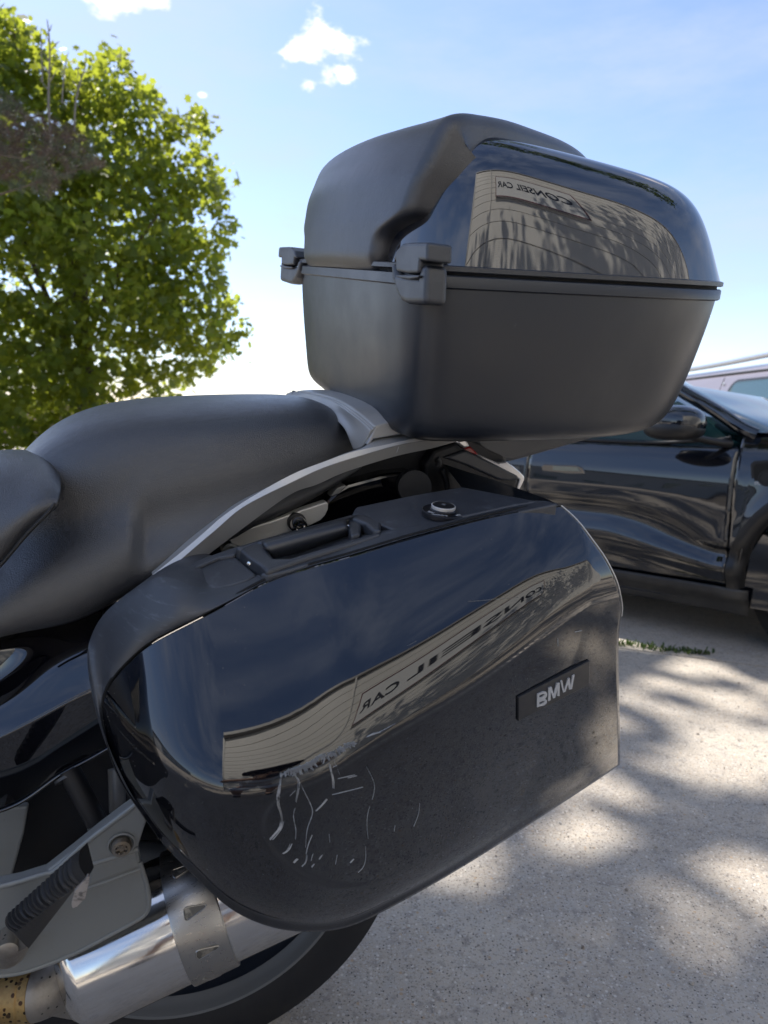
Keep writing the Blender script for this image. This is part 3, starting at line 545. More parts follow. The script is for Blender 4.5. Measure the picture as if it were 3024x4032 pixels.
bB=np.array([toAU(*p) for p in spl(np.array(Bt,float),120)])
def segdist(A,U,C):
    """distance to polyline, signed side (cross)"""
    p=np.stack([A,U],-1)[...,None,:]; a_=C[:-1][:,[0,2]];b_=C[1:][:,[0,2]]; ab=b_-a_
    t=np.clip(((p-a_)*ab).sum(-1)/(ab**2).sum(-1),0,1); q=a_+ab*t[...,None]; dv=p-q; D=np.linalg.norm(dv,axis=-1); k=D.argmin(-1)
    Dm=np.take_along_axis(D,k[...,None],-1)[...,0]; cr=ab[k][...,0]*np.take_along_axis(dv[...,1],k[...,None],-1)[...,0]-ab[k][...,1]*np.take_along_axis(dv[...,0],k[...,None],-1)[...,0]
    return Dm,cr
def surf_s(A,U):
    s=sfun(A,U); Db,_=segdist(A,U,bB); r_=np.interp(A,[-.33,-.25,-.1,.2],[.055,.05,.045,.03]); s=s-np.interp(A,[-.3,-.1,.15],[.014,.009,.0015])*np.clip(1-Db/(r_*1.1),0,1)**2.5
    D1,c1=segdist(A,U,fcl); Uc=np.interp(A,cl[:,0],cl[:,2]); below=Uc-U
    behind=np.interp(U,fcl[::-1][:,2],fcl[::-1][:,0]); inside=np.minimum(np.where(U<fcl[:,2].max(),(A-behind),.1)*.8,below)
    dep=.0035*np.clip((U-.565)/.06,0,1)*np.clip(np.interp(A,[-.2,-.02,.2],[1,.8,.9]),0,1)*np.clip(np.interp(Db,[.0,.05],[0,1]),0,1)
    e=np.clip(inside/.006,0,1); return s-dep*e*e*(3-2*e)
Gs=surf_s(G[...,0],G[...,2])
Gn=G
for _it in range(7):
    Gs=.35*Gn[...,1]+.65*surf_s(Gn[...,0],Gn[...,2]) if _it<6 else surf_s(Gn[...,0],Gn[...,2])
    Gn=Pv(PX[...,0],PX[...,1],Gs)
# thin returned lip round the edge
o=mk('cover',bl(Gn.reshape(-1,3),pan),gridfaces(NU,NV),gloss,pan)
sd=o.modifiers.new('thick','SOLIDIFY'); sd.thickness=.004; sd.offset=-1
def onsurf(vx,vy,lift=.0):
    s=.43
    for _ in range(10):
        L=P(vx,vy,s); s=.4*s+.6*float(surf_s(np.array([L[0]]),np.array([L[2]]))[0])
    L=P(vx,vy,s+lift); return L
def snorm(L,e=.002):
    A,U=L[0],L[2]; f=lambda a,b:float(surf_s(np.array([a]),np.array([b]))[0])
    g1=(f(A+e,U)-f(A-e,U))/(2*e);g2=(f(A,U+e)-f(A,U-e))/(2*e); n=np.array([-g1,1,-g2]); return n/np.linalg.norm(n)
def onsurfV(q):
    q=np.asarray(q,float); S_=np.full(len(q),.43)
    for _ in range(8):
        L=Pv(q[:,0],q[:,1],S_); S_=.4*S_+.6*surf_s(L[:,0],L[:,2])
    return Pv(q[:,0],q[:,1],S_)
def snormV(L,e=.002):
    A,U=L[:,0],L[:,2]; g1=(surf_s(A+e,U)-surf_s(A-e,U))/(2*e); g2=(surf_s(A,U+e)-surf_s(A,U-e))/(2*e); n=np.column_stack([-g1,np.ones(len(L)),-g2]); return n/np.linalg.norm(n,axis=1)[:,None]
# matte shell: rim band round the cover, top deck, back box
topc=Gn[:,0]; nosec=Gn[:40,-1]      # cover boundary, top and lower nose
edge=np.vstack([Gn[:70,-1][::-1],Gn[0,::-1][1:-1],Gn[:,0]])   # from the lower nose, round the apex, to top rear
# outer contour of the shell in picture points
outer=[(280,1700,.20),(252,1660,.24),(236,1625,.262),(224,1595,.275),(213,1560,.280),(203,1520,.280),(194,1475,.276),(189,1435,.270),(190,1400,.264),(197,1375,.258),(213,1342,.256),(240,1312,.262),(280,1280,.275),(320,1256,.290),(357,1248,.302),(400,1262,.316),(449,1273,.325),(500,1263,.335),(570,1238,.34),(686,1197,.345),(823,1154,.345),(990,1118,.345),(1096,1096,.345),(1165,1082,.343),(1200,1086,.34)]
ne=140
_ts=np.array([q for q in Gn[:,0]]); _tx=np.array([((CX+F*((Wd(q)-CAM)@rt)/((Wd(q)-CAM)@fw))/K) for q in _ts])
def rs_top(x): return float(np.interp(x,_tx,_ts[:,1]))-.024
outer=[(a_,b_,(s_ if a_<440 else rs_top(a_))) for a_,b_,s_ in outer]
def rs(C,n): 
    d=np.concatenate([[0],np.cumsum(np.linalg.norm(np.diff(C,axis=0),axis=1))]); x=np.linspace(0,d[-1],n); return np.column_stack([np.interp(x,d,C[:,k]) for k in range(3)])
ed=rs(edge,ne); 
Oc=spl(np.array(outer,float),ne); OL=np.array([P(*q) for q in Oc])
ed2=ed-np.array([0,.004,0]); 
# groove then round-over to the outer contour
rowsL=[ed2-np.array([0,.010,0])]
dirs=OL-ed; 
rowsL+= [ed2+dirs*.05-[0,.010,0],ed2+dirs*.06+[0,.0025,0]]
for t_ in (.15,.3,.5,.7,.85,1.0):
    bul=np.zeros_like(ed); bul[:,1]=.012*math.sin(math.pi*t_)*np.clip(np.linspace(2.2,-.6,ne),0,1); rowsL.append(ed2*(1-t_)+OL*t_+bul)
inn=OL.copy(); inn[:,1]-=.10; inn[:,0]+=np.interp(np.arange(ne),[0,60,80,ne],[.03,.045,.02,0]); inn[:,2]+=np.interp(np.arange(ne),[0,60,80,ne],[0,-.01,-.02,-.03])
rowsL+=[OL*.97+inn*.03+[0,-.002,0],inn]
V=np.array(rowsL).reshape(-1,3); mk('shell_rim',bl(V,pan),gridfaces(len(rowsL),ne),shellm,pan,sharp=60)
tube('seal_bead',[p-np.array([0,.003,0]) for p in ed2[::2]],.0021,gapm,pan,k=8,smoothpts=False)
# rear closing face and back
Rr=Gn[-1]; back=[Rr-[0,.004,0],Rr*1+np.array([.003,-.03,0]),Rr+np.array([-.006,-.12,0]),Rr+np.array([-.03,-.24,0])]
mk('shell_rear',bl(np.array(back).reshape(-1,3),pan),gridfaces(4,len(Rr)),shellm,pan)
Bb=Gn[:,-1]; back=[Bb+[0,-.012,.006],Bb+np.array([0,-.05,.020]),Bb+np.array([0,-.16,.05]),Bb+np.array([0,-.24,.09])]
mk('shell_bottom',bl(np.array(back).reshape(-1,3),pan),gridfaces(4,len(Bb)),shellm,pan)
# bright trim edge at the rear of the cover
tube('rear_edge_trim',[p+np.array([.0008,-.001,0]) for p in rs(Gn[-1][:80],50)],.0009,bright,pan,k=6,smoothpts=False)
# top deck
tp=lambda pts,s:[(*q,s) for q in pts]
dk0=[(449,1273,.33),(500,1263,.335),(570,1238,.34),(686,1197,.345),(823,1154,.345),(990,1118,.345),(1096,1096,.345),(1165,1082,.343)]
dk1=[(430,1255,.325),(560,1215,.32),(700,1175,.32),(820,1145,.32),(960,1112,.325),(1100,1088,.33),(1180,1076,.33)]
dk0=[(a_,b_,rs_top(a_)) for a_,b_,s_ in dk0]
def deck(name,edgepts,m,inner_dU=.0,depth=.12,n=60): 
    E_=np.array([P(*q) for q in spl(np.array(edgepts,float),n)]); rows=[E_-[0,0,.03],E_-[0,0,.001],E_+[0,-.003,.0015]]
    return E_,rows
# raised deck block with the lock (rear half)
def slab(name,poly,m,bev=.0025,th=.03,nrm=None):
    """poly: list of picture points with s, forming the top face of a block; extruded downwards"""
    A=np.array([P(*q) for q in poly]); k=len(A); B=A-np.array([0,0,th]); fs=[tuple(range(k)),tuple(range(2*k-1,k-1,-1))]+[(i,i+k,(i+1)%k+k,(i+1)%k) for i in range(k)]
    ar=sum(A[i,0]*A[(i+1)%k,1]-A[(i+1)%k,0]*A[i,1] for i in range(k))
    if ar>0: fs=[f[::-1] for f in fs]
    o=mk(name,bl(np.vstack([A,B]),pan),fs,m,pan,smooth=False); bevel(o,bev,3); return o
pu=lambda x,y,U,dm=0:(x,y,float(PU(x,y,U)[1]))
# deck plane: U=a+b*A fitted on the rim line
E1=np.array([P(*q) for q in spl(np.array(dk0,float),30)]); bk=np.polyfit(E1[:,0],E1[:,2],1)
def onplane(vx,vy,off=0.,slope_s=-.08):
    """picture point on the deck plane U = bk0*A+bk1 + off + slope*(s-.33)"""
    lo,hi=.0,.5
    f=lambda s:(lambda L:L[2]-(bk[0]*L[0]+bk[1]+off+slope_s*(s-.33)))(P(vx,vy,s))
    flo=f(lo)
    for _ in range(40):
        m_=(lo+hi)/2
        if (f(m_)>0)==(flo>0): lo=m_
        else: hi=m_
    return (vx,vy,(lo+hi)/2)
def deckpoly(name,pts,m,off=0,bev=.0025,th=.03,**k): return slab(name,[onplane(*p,off=off) for p in pts],m,bev,th)
deckpoly('lock_deck',[Z3(815,437),Z3(830,410),Z3(1060,362),Z3(1265,327),Z3(1545,380),Z3(1590,384),Z3(1450,409),Z3(1250,453),Z3(1100,488),Z3(1003,516),Z3(995,508),Z3(905,470)],shellm,off=.0005,bev=.003)
deckpoly('rim_strip',[Z3(1590,384),Z3(1655,398),Z3(1500,430),Z3(1280,470),Z3(1090,512),Z3(900,562),Z3(700,625),Z3(560,668),Z3(470,690),Z3(440,682),Z3(600,630),Z3(800,570),Z3(1000,515),Z3(1250,455),Z3(1450,410)],shellm,off=.0012,bev=.002,th=.02)
deckpoly('deck_base',[Z3(60,690),Z3(330,590),Z3(820,440),Z3(1000,512),Z3(990,545),Z3(700,625),Z3(450,690),Z3(250,750),Z3(120,735)],shellm,off=-.010,bev=.002,th=.03)
deckpoly('pocket_lid',[ZH(*p) for p in [(180,690),(240,650),(500,542),(590,522),(625,550),(760,665),(690,700),(560,745),(470,768),(400,772),(320,755),(200,712)]],shellm,off=-.004,bev=.003,th=.012)
deckpoly('pocket_back_rim',[ZH(*p) for p in [(105,680),(130,655),(380,540),(600,465),(760,425),(790,432),(640,480),(600,520),(490,538),(240,645),(180,690),(170,712),(110,695)]],shellm,off=.0,bev=.0025,th=.02)
deckpoly('handle_frame_front',[ZH(*p) for p in [(630,480),(740,430),(810,440),(850,500),(880,545),(1000,545),(1150,500),(1400,430),(1560,380),(1659,345),(1659,372),(1500,425),(1200,515),(1000,580),(830,640),(790,600),(700,540)]],handm,off=.006,bev=.0035,th=.035)
deckpoly('handle_frame_back',[ZH(*p) for p in [(600,470),(740,425),(1000,350),(1395,250),(1500,222),(1540,230),(1659,285),(1659,345),(1600,345),(1540,290),(1430,250),(1400,262),(810,440),(760,432),(640,482)]],handm,off=.007,bev=.003,th=.014)
gp0=[onplane(*ZH(*p),off=.003) for p in [(815,445),(1100,365),(1405,282)]]; 
# grip: overhanging bar with a broad front face
g0=[(*ZH(a,b),s) for a,b,s in [(790,428,.272),(1000,372,.270),(1200,318,.265),(1400,262,.258)]]
g1=[(*ZH(a,b),s) for a,b,s in [(815,448,.285),(1000,398,.283),(1200,345,.278),(1405,290,.270)]]
g2=[(*ZH(a,b),s) for a,b,s in [(845,500,.290),(1010,452,.288),(1205,400,.283),(1415,335,.276)]]
g3=[(*ZH(a,b),s) for a,b,s in [(880,552,.280),(1020,520,.278),(1210,460,.273),(1425,388,.266)]]
net('carry_grip',[g0,g1,g2,g3],handm,pan,nu=14,nv=30,thick=.008)
deckpoly('grip_end_block',[ZH(*p) for p in [(1425,262),(1455,246),(1520,290),(1510,370),(1440,382),(1425,330)]],handm,off=.004,bev=.004,th=.03)
for (x_,y_,r_) in ((1450,330,.0048),(1502,354,.0026)):
    c=P(*onplane(*ZH(x_,y_),off=-.004)); disc_stack('grip_rivet',c+np.array([-.006,.004,0]),(-.75,.6,.2),[(r_,-.002),(r_,.001),(r_*.8,.002),(r_*.55,.0014),(0,.0014)],chrome,pan,k=24)
c=P(*onplane(*ZH(702,588),off=.0)); disc_stack('grip_rivet',c,(-.6,.7,.2),[(.002,-.001),(.002,.001),(0,.0013)],chrome,pan,k=16)
# lock
lc=P(*onplane(*Z3(1190,432),off=.001)); nrm=np.array([0,.08,1.])
lock=disc_stack('lock',lc,nrm,[(.0235,-.003),(.0235,.0012),(.0228,.0018),(.0212,.0012),(.0,.0012)],badge_m,pan,k=48)
lc2=P(*onplane(*Z3(1187,420),off=.005))
disc_stack('lock_knob',lc2-nrm*.004,nrm,[(.0145,-.001),(.0145,.0042),(.0136,.0052)],badge_m,pan,k=48)
disc_stack('lock_ring',lc2-nrm*.004,nrm,[(.0128,.0040),(.0130,.0080),(.0124,.0086),(.0116,.0084)],bright,pan,k=48)
disc_stack('lock_face',lc2-nrm*.004,nrm,[(.0118,.005),(.0118,.0086),(.011,.0090),(0,.0090)],darkm,pan,k=40)
o=disc_stack('key_slot',lc2+nrm*.0052,nrm,[(.0032,0),(.0032,.0004),(0,.0004)],rimm,pan,k=4); o.scale=(1,1,1)
for (txt,ang) in (('OPEN',-50),('LOCK',-128),('REL',-165)):
    a_=math.radians(ang); e=np.array([math.cos(a_),-math.sin(a_)*-1*-1,0]); r_=.0183
    pos=lc+np.array([math.cos(a_)*r_,-math.sin(a_)*r_,0.0022+.08*math.sin(a_)*r_]); ex=np.array([math.sin(a_),math.cos(a_),0]); ey=np.array([-math.cos(a_),math.sin(a_),0]); 
    Wt,fc=textmesh('lock_letters',txt,.006,.00012,None,pan,(0,0,0),(1,0,0),(0,1,0),bold=.0002)
    # lettering reads from outside the ring: local right = -ex, local up = towards the centre reversed
    rgt=np.array([ex[0],ex[1],0]);upv=np.array([-rgt[1],rgt[0],0])
    Vt=pos+Wt[:,0:1]*rgt+Wt[:,1:2]*(-upv)*-1*-1+Wt[:,2:3]*np.array([0,0,1.])
    mk('lock_lettering',bl(Vt,pan),fc,white_let,pan,smooth=False)
# badge
q4=[onsurf(*ZB(*p)) for p in [(372,930),(372,672),(1155,268),(1145,530)]]
BL,TL,TR,BR=q4; nb=np.cross(TL-BL,BR-BL); nb=nb/np.linalg.norm(nb); nb=nb if nb[1]>0 else -nb
def bplate(name,corn,l0,l1,m,parent,bv=.001):
    A=np.array(corn)+nb*l1; B=np.array(corn)+nb*l0; k=len(A); fs=[tuple(range(k)),tuple(range(2*k-1,k-1,-1))]+[(i,i+k,(i+1)%k+k,(i+1)%k) for i in range(k)]
    o=mk(name,bl(np.vstack([A,B]),pan),fs,m,parent,smooth=False); bm=bmesh.new();bm.from_mesh(o.data);bmesh.ops.recalc_face_normals(bm,faces=bm.faces);bm.to_mesh(o.data);bm.free()
    if bv: bevel(o,bv,3); return o
    return o
bplate('badge',[BL,TL,TR,BR],-.012,.0022,badge_m,pan,.0011)
def bq(x,y): # point on the badge plane
    p=ZB(x,y); dv=rayd(*p); dl=np.array([dv@aV,dv@lV,dv@uV]); c0=toL(CAM); p0=BL+nb*.0024; t_=((p0-c0)@nb)/(dl@nb); return c0+dl*t_
L_={'B':[[(590,785),(592,640),(650,615),(682,612),(695,640),(690,672),(676,690),(692,705),(692,738),(672,758),(640,772)],None],
    'M':[[(708,718),(712,575),(748,562),(768,640),(800,525),(835,515),(833,660),(808,660),(812,585),(785,680),(762,688),(738,618),(735,706)],None],
    'W':[[(862,492),(882,600),(925,475),(945,465),(955,560),(972,445),(998,428),(968,585),(935,592),(925,530),(898,612),(872,625),(842,500)],None]}
for ch,(poly,_) in L_.items():
    A=np.array([bq(*p) for p in poly]);k=len(A)
    if ch=='B':
        bm=bmesh.new()
        holes=[[(612,712),(612,662),(640,650),(660,655),(655,680),(640,690)],[(613,752),(613,710),(645,698),(664,703),(660,730),(640,740)]]
        # B built as stem plus two bowls
        pcs=[[(588,785),(590,640),(614,630),(612,775)],[(612,631),(655,612),(688,615),(700,640),(694,668),(676,690),(614,706),(613,684),(650,668),(670,650),(668,640),(655,636),(613,654)],[(612,706),(676,690),(695,705),(694,738),(670,762),(612,776),(612,754),(650,740),(668,725),(668,712),(650,713),(614,729)]]
    else: pcs=[poly]
    for pc in pcs:
        A=np.array([bq(*p) for p in pc]);k=len(A)
        bm=bmesh.new(); vs=[bm.verts.new(bl(p+nb*.0008,pan)[0]) for p in A]; f0=bm.faces.new(vs); r=bmesh.ops.extrude_face_region(bm,geom=[f0]); 
        mv=bl(A[0]-nb*.0014,pan)[0]-bl(A[0],pan)[0]
        bmesh.ops.translate(bm,verts=[v for v in r['geom'] if isinstance(v,bmesh.types.BMVert)],vec=Vector(mv)); bmesh.ops.triangulate(bm,faces=bm.faces[:]); bmesh.ops.recalc_face_normals(bm,faces=bm.faces)
        me=bpy.data.meshes.new('badge_letter'); bm.to_mesh(me); bm.free(); me.materials.append(white_let); o=bpy.data.objects.new('badge_letter',me); COL.objects.link(o); o.parent=pan
# scuffs and scratches on the cover
SV=[];SF=[]
def ribbon(pts,wd,lift=.0007,jag=0.):
    if wd>.00062 and len(pts)>=2:
        for _k in range(int(3+wd/.0004)):
            o_=rng.normal(0,wd*1500,2)*np.array([1,.5]); ribbon1([np.array(p)+o_*rng.uniform(.3,1.1)+rng.normal(0,.5,2) for p in pts],wd*rng.uniform(.12,.40),lift*rng.uniform(.5,1.2),jag)
    else: ribbon1(pts,wd*.42,lift,max(jag,.5))
def ribbon1(pts,wd,lift=.0007,jag=0.):
    q=spl(np.array(pts,float),max(8,len(pts)*6)) if len(pts)>2 else np.array([np.array(pts[0])*(1-t)+np.array(pts[1])*t for t in np.linspace(0,1,6)]); L=onsurfV(q); Nn=snormV(L); i0=len(SV); m_=len(L); T_=np.gradient(L,axis=0)
    for i,(p,n) in enumerate(zip(L,Nn)):
        t_=T_[i]/np.linalg.norm(T_[i]); sd_=np.cross(t_,n); w_=wd*(math.sin(math.pi*(i+.6)/(m_+.2))**.6)*(1+jag*rng.uniform(-1,1)); SV.extend([p+n*lift*.2-sd_*w_,p+n*lift,p+n*lift*.2+sd_*w_])
    for i in range(m_-1):
        b=i0+3*i; SF.extend([(b,b+3,b+4,b+1),(b+1,b+4,b+5,b+2)])
z_=lambda *p:[ZS(*q) for q in p]
ribbon(z_((425,540),(410,640),(400,740),(425,840),(435,900)),.0009,jag=.4); ribbon(z_((432,545),(420,650),(412,750),(436,850),(440,905)),.0005,jag=.4)
ribbon(z_((440,895),(425,950),(385,1000),(345,1045)),.0017,jag=.6)
ribbon(z_((518,1080),(490,1130),(445,1160)),.0012,jag=.6)
ribbon(z_((500,480),(545,530),(575,570),(570,640),(550,740)),.0009,jag=.5); ribbon(z_((543,790),(530,860),(548,960),(545,1045)),.0006,jag=.4)
ribbon(z_((580,570),(610,640),(660,740),(685,830),(655,920),(635,1010),(628,1110)),.0006,jag=.3); ribbon(z_((680,1010),(650,1090),(632,1165)),.0007,jag=.4); ribbon(z_((638,1175),(628,1235),(598,1268)),.0007,jag=.4)
ribbon(z_((822,430),(838,500),(852,570),(852,628)),.0011,jag=.3); ribbon(z_((805,716),(760,770),(715,812)),.0009,jag=.6)
ribbon(z_((1122,445),(1160,520),(1190,610),(1170,720)),.00045); ribbon(z_((1150,775),(1130,880),(1138,1040)),.00045); ribbon(z_((1115,1100),(1118,1200),(1095,1275),(1055,1315)),.0005)
ribbon(z_((1558,750),(1550,830),(1510,940)),.00035); ribbon(z_((845,680),(950,655),(1095,618)),.00035); ribbon(z_((890,550),(1030,518)),.0003); ribbon(z_((970,545),(1045,525)),.0003); ribbon(z_((860,400),(905,515)),.0003); ribbon(z_((885,440),(850,458)),.0003)
ribbon(z_((1358,930),(1350,978)),.0004); ribbon(z_((550,640),(500,690)),.0003); ribbon(z_((885,1170),(872,1248)),.0004); ribbon(z_((762,1175),(738,1210)),.0007,jag=.5); ribbon(z_((1020,1205),(995,1235)),.0008,jag=.5); ribbon(z_((560,1205),(530,1235)),.0008,jag=.5); ribbon(z_((700,1245),(678,1268)),.0007);ribbon(z_((690,1160),(672,1220)),.0006,jag=.5);ribbon(z_((820,1000),(826,1070)),.0003)
# jagged shards along the crease
for i in range(170):
    t_=rng.beta(1.2,1.1); cx=430+ (1035-430)*t_; cy=np.interp(cx,[430,500,560,640,700,750,830,900,960,1035],[515,480,470,440,405,365,345,320,280,258])+rng.normal(0,9); 
    if 780<cx<805 or 870<cx<890: continue
    an=rng.normal(1.45,.75); ln=rng.uniform(8,46)*(1.2 if cx<860 else .6); ribbon([ZS(cx,cy),ZS(cx+math.cos(an)*ln*.5+rng.normal(0,4),cy+math.sin(an)*ln*.5),ZS(cx+math.cos(an)*ln,cy+math.sin(an)*ln)],rng.uniform(.0004,.0014),lift=.0014,jag=.8)
for i in range(26): 
    cx=rng.uniform(510,770); cy=np.interp(cx,[500,560,640,700,750],[478,470,440,405,365]); ribbon([ZS(cx-14,cy+7),ZS(cx,cy),ZS(cx+14,cy-9)],.0016,lift=.002,jag=.9)
ribbon(z_((1125,212),(1180,188),(1240,172)),.0010,jag=.5); ribbon(z_((1140,208),(1240,165),(1360,100)),.0004)
for (x_,y_,a_,b_) in ((1242,1365,1256,1362),(1206,1395,1204,1380),(1010,1300,1120,1290),(880,1395,900,1385)): ribbon([(x_,y_),(a_,b_)],.0007 if x_>1200 else .0002,jag=.5)
sc=mk('scuff_marks',bl(np.array(SV),pan),SF,white_scr,pan,smooth=False,kind='stuff')
SV=[];SF=[]
for _ in range(260):
    v=(rng.uniform(300,1330),rng.uniform(1120,1960)); 
    k=rng.integers(0,NU*NV); i,j=divmod(int(k),NV); v=PX[i,j]; ribbon([v,v+rng.normal(0,1.2,2)],rng.uniform(.00018,.0005),lift=.0003)
mk('dust_specks',bl(np.array(SV),pan),SF,mat('dust',(.22,.21,.19),.8),pan,smooth=False,kind='stuff')
# ================================================================ TOP CASE
top=bikeempty('top_case',(.2,0,.99),'large black top case with gloss lid and padded backrest on the rear rack','top case')
half=[(-.03,0),(-.0275,.12),(-.022,.20),(-.015,.240),(.000,.262),(.035,.272),(.12,.280),(.25,.282),(.34,.270),(.40,.238),(.45,.185),(.495,.11),(.512,0)]
pl=np.array(half+[(a_,-b_) for a_,b_ in half[-2:0:-1]],float); pl=pl
PLAN=spl(pl,200,closed=True)
sk=lambda A,s,U:U-.072*s+.045*np.maximum(A,0)
def ring(U,fa,ra,ws,inset=0):
    A=fa+(PLAN[:,0]+.03)/.542*(ra-fa); s=PLAN[:,1]*ws; return np.column_stack([A,s,sk(A,s,U)])
def loft(name,rings,m,capb=False,capt=False,root=top,sharp=50,n=None):
    R=np.array(rings)
    if n: R=np.array([spl3(R[:,j],n) for j in range(R.shape[1])]).transpose(1,0,2)
    V=R.reshape(-1,3); k=R.shape[1]; Fc=gridfaces(len(R),k,cv=True)
    if capb: Fc.append(tuple(range(k-1,-1,-1)))
    if capt: Fc.append(tuple(range((len(R)-1)*k,len(R)*k)))
    return mk(name,bl(V,root),Fc,m,root,sharp=sharp)
rb=[ring(*a_) for a_ in [(1.177,-.026,.508,.992),(1.15,-.024,.503,.988),(1.10,-.020,.492,.968),(1.06,-.016,.482,.945),(1.03,-.013,.470,.925),(1.014,-.010,.458,.905),(1.005,-.005,.442,.875),(.999,.006,.415,.815),(.994,.05,.36,.66),(.990,.14,.25,.15)]]
loft('case_base',rb,matte,capt=True,n=60)
loft('base_rim',[ring(1.168,-.027,.510,.996),ring(1.1695,-.030,.513,1.003),ring(1.180,-.030,.513,1.003),ring(1.1815,-.028,.511,.998),ring(1.1815,-.01,.49,.95)],matte)
loft('lid_seal',[ring(1.179,-.024,.507,.985),ring(1.188,-.024,.507,.985)],gapm)
halfl=[(-.022,0),(-.018,.12),(-.010,.19),(.008,.232),(.045,.262),(.10,.276),(.18,.281),(.26,.281),(.34,.270),(.40,.238),(.45,.185),(.495,.11),(.511,0)]
PL2=spl(np.array(halfl+[(a_,-b_) for a_,b_ in halfl[-2:0:-1]],float),200,closed=True)
lidr=[]
Hf=lambda A:1.333-.115*(A-.05)-.9*np.maximum(0,A-.36)**1.5
for t_ in np.linspace(0,1,60):
    ph=t_*math.pi/2; rho=max(math.cos(ph),0)**.14; h=math.sin(ph)**.58; cx_=.21
    rel=PL2[:,0]-cx_; A=cx_+rel*rho*np.where(rel>0,1-.20*h,1-.10*h); s=PL2[:,1]*rho*(1-.07*h); lidr.append(np.column_stack([A,s,sk(A,s,0)+1.187+(Hf(A)-1.187)*h]))
loft('lid',lidr,gloss_lid,capt=True)
loft('lid_lower_lip',[ring(1.1845,-.028,.511,.998),ring(1.1855,-.031,.5145,1.005),ring(1.190,-.031,.5145,1.005),ring(1.191,-.028,.511,.998)],handm)
# padded backrest, wrapping the front face and running back over the top
pth=np.array([(-.017,1.180,.156),(-.015,1.204,.162),(-.014,1.224,.176),(-.013,1.238,.208),(-.011,1.252,.219),(-.007,1.278,.226),(.001,1.301,.231),(.009,1.321,.232),(.018,1.334,.232),(.034,1.341,.229),(.06,1.344,.220),(.10,1.346,.205),(.15,1.346,.18),(.22,1.345,.14),(.29,1.338,.09),(.33,1.330,.05)],float)
S=spl(pth,110,par=np.concatenate([[0],np.cumsum(np.linalg.norm(np.diff(pth[:,:2],axis=0),axis=1)**.7)]))
Tn=np.gradient(S[:,:2],axis=0); Tn/=np.linalg.norm(Tn,axis=1)[:,None]; Nn=np.column_stack([-Tn[:,1],Tn[:,0]])   # outward: forward/up
for _ in range(3): Nn[1:-1]=(Nn[:-2]+Nn[1:-1]*2+Nn[2:])/4; Nn/=np.linalg.norm(Nn,axis=1)[:,None]
rows=[]; rc=.015
for i in range(len(S)):
    A,U,W_=S[i]; fr=np.clip(-Nn[i,0],0,1); row=[]
    prof=[(W_,-.062),(W_,-.045),(W_,-.030)]+[(W_-rc+rc*math.cos(t_),-rc+rc*math.sin(t_)) for t_ in np.linspace(0,math.pi/2,9)]+[((W_-rc)*x,0) for x in np.linspace(.94,0,16)]
    prof=prof+[(-a_,b_) for a_,b_ in prof[::-1][1:]]
    endf=min(1,(i+.3)/4.)*min(1,(len(S)-1-i+.3)/8.)
    for (s_,dz_) in prof:
        bow=(.027*fr**3)*(1-min(1,abs(s_)/.23)**2.2)-.012*(1-endf)**2
        off=dz_+bow; row.append((A+Nn[i,0]*off,s_,sk(0,s_,0)+U+Nn[i,1]*off+.045*max(A,0)))
    rows.append(row)
R_p=np.array(rows); V=R_p.reshape(-1,3); Fc=gridfaces(*R_p.shape[:2])+[tuple(range(R_p.shape[1]))[::-1],tuple(range((len(R_p)-1)*R_p.shape[1],len(R_p)*R_p.shape[1]))]
mk('backrest_pad',bl(V,top),Fc,padm,top,sharp=75)
# latches
def PAp(v,A): return PA(*v,A)
def prismA(name,pts,A0_,A1_,m,bev=.003,mirror=False,hookside=False):
    A=np.array([PA(*p,A0_) for p in pts]); B=A.copy(); B[:,0]=A1_; 
    if mirror:
        for X in (A,B): u0=X[:,2]+.072*X[:,1]; X[:,1]=-(X[:,1]-.018); X[:,1]=-.222+(X[:,1]+.215)*1.45; X[:,2]=u0-.072*X[:,1]
    k=len(A); fs=[tuple(range(k)),tuple(range(2*k-1,k-1,-1))]+[(i,i+k,(i+1)%k+k,(i+1)%k) for i in range(k)]
    o=mk(name,bl(np.vstack([A,B]),top),fs,m,None,smooth=False); bm=bmesh.new();bm.from_mesh(o.data);bmesh.ops.recalc_face_normals(bm,faces=bm.faces);bm.to_mesh(o.data);bm.free(); bevel(o,bev,4); return o
for mir in (False,True):
    body=prismA('latch',[ZC(*p) for p in [(820,1078),(852,1072),(862,1150),(1020,1168),(1036,1085),(1078,1084),(1076,1200),(1068,1366),(930,1362),(890,1340),(855,1270),(832,1190)]],-.027,-.003,handm,bev=.007,mirror=mir); body.parent=top
    hk=prismA('latch_hook',[ZC(*p) for p in [(838,1052),(865,978),(905,935),(960,928),(1085,925),(1082,1062),(1030,1055),(1020,1148),(940,1150),(860,1132),(858,1056)]],-.030,-.003,handm,bev=.007,mirror=mir); hk.parent=body
    lp=prismA('latch_lip',[ZC(*p) for p in [(858,1158),(1025,1160),(1020,1178),(950,1188),(870,1175)]],-.031,-.02,handm,bev=.002,mirror=mir); lp.parent=body
    sg=-1 if mir else 1
    A_=PA(*ZC(1090,1112),-.012); u0=A_[2]+.072*A_[1]; c=np.array([-.012,sg*A_[1]+(.018 if mir else 0),u0-.072*sg*A_[1]])
    pn2=disc_stack('latch_pin',c-np.array([0,sg*.01,0]),(-.35,sg*.9,0),[(.0062,-.002),(.0062,.013),(.0055,.0145),(.0040,.0148),(.0034,.0138),(0,.0138)],chrome,top,k=24); pn2.parent=body
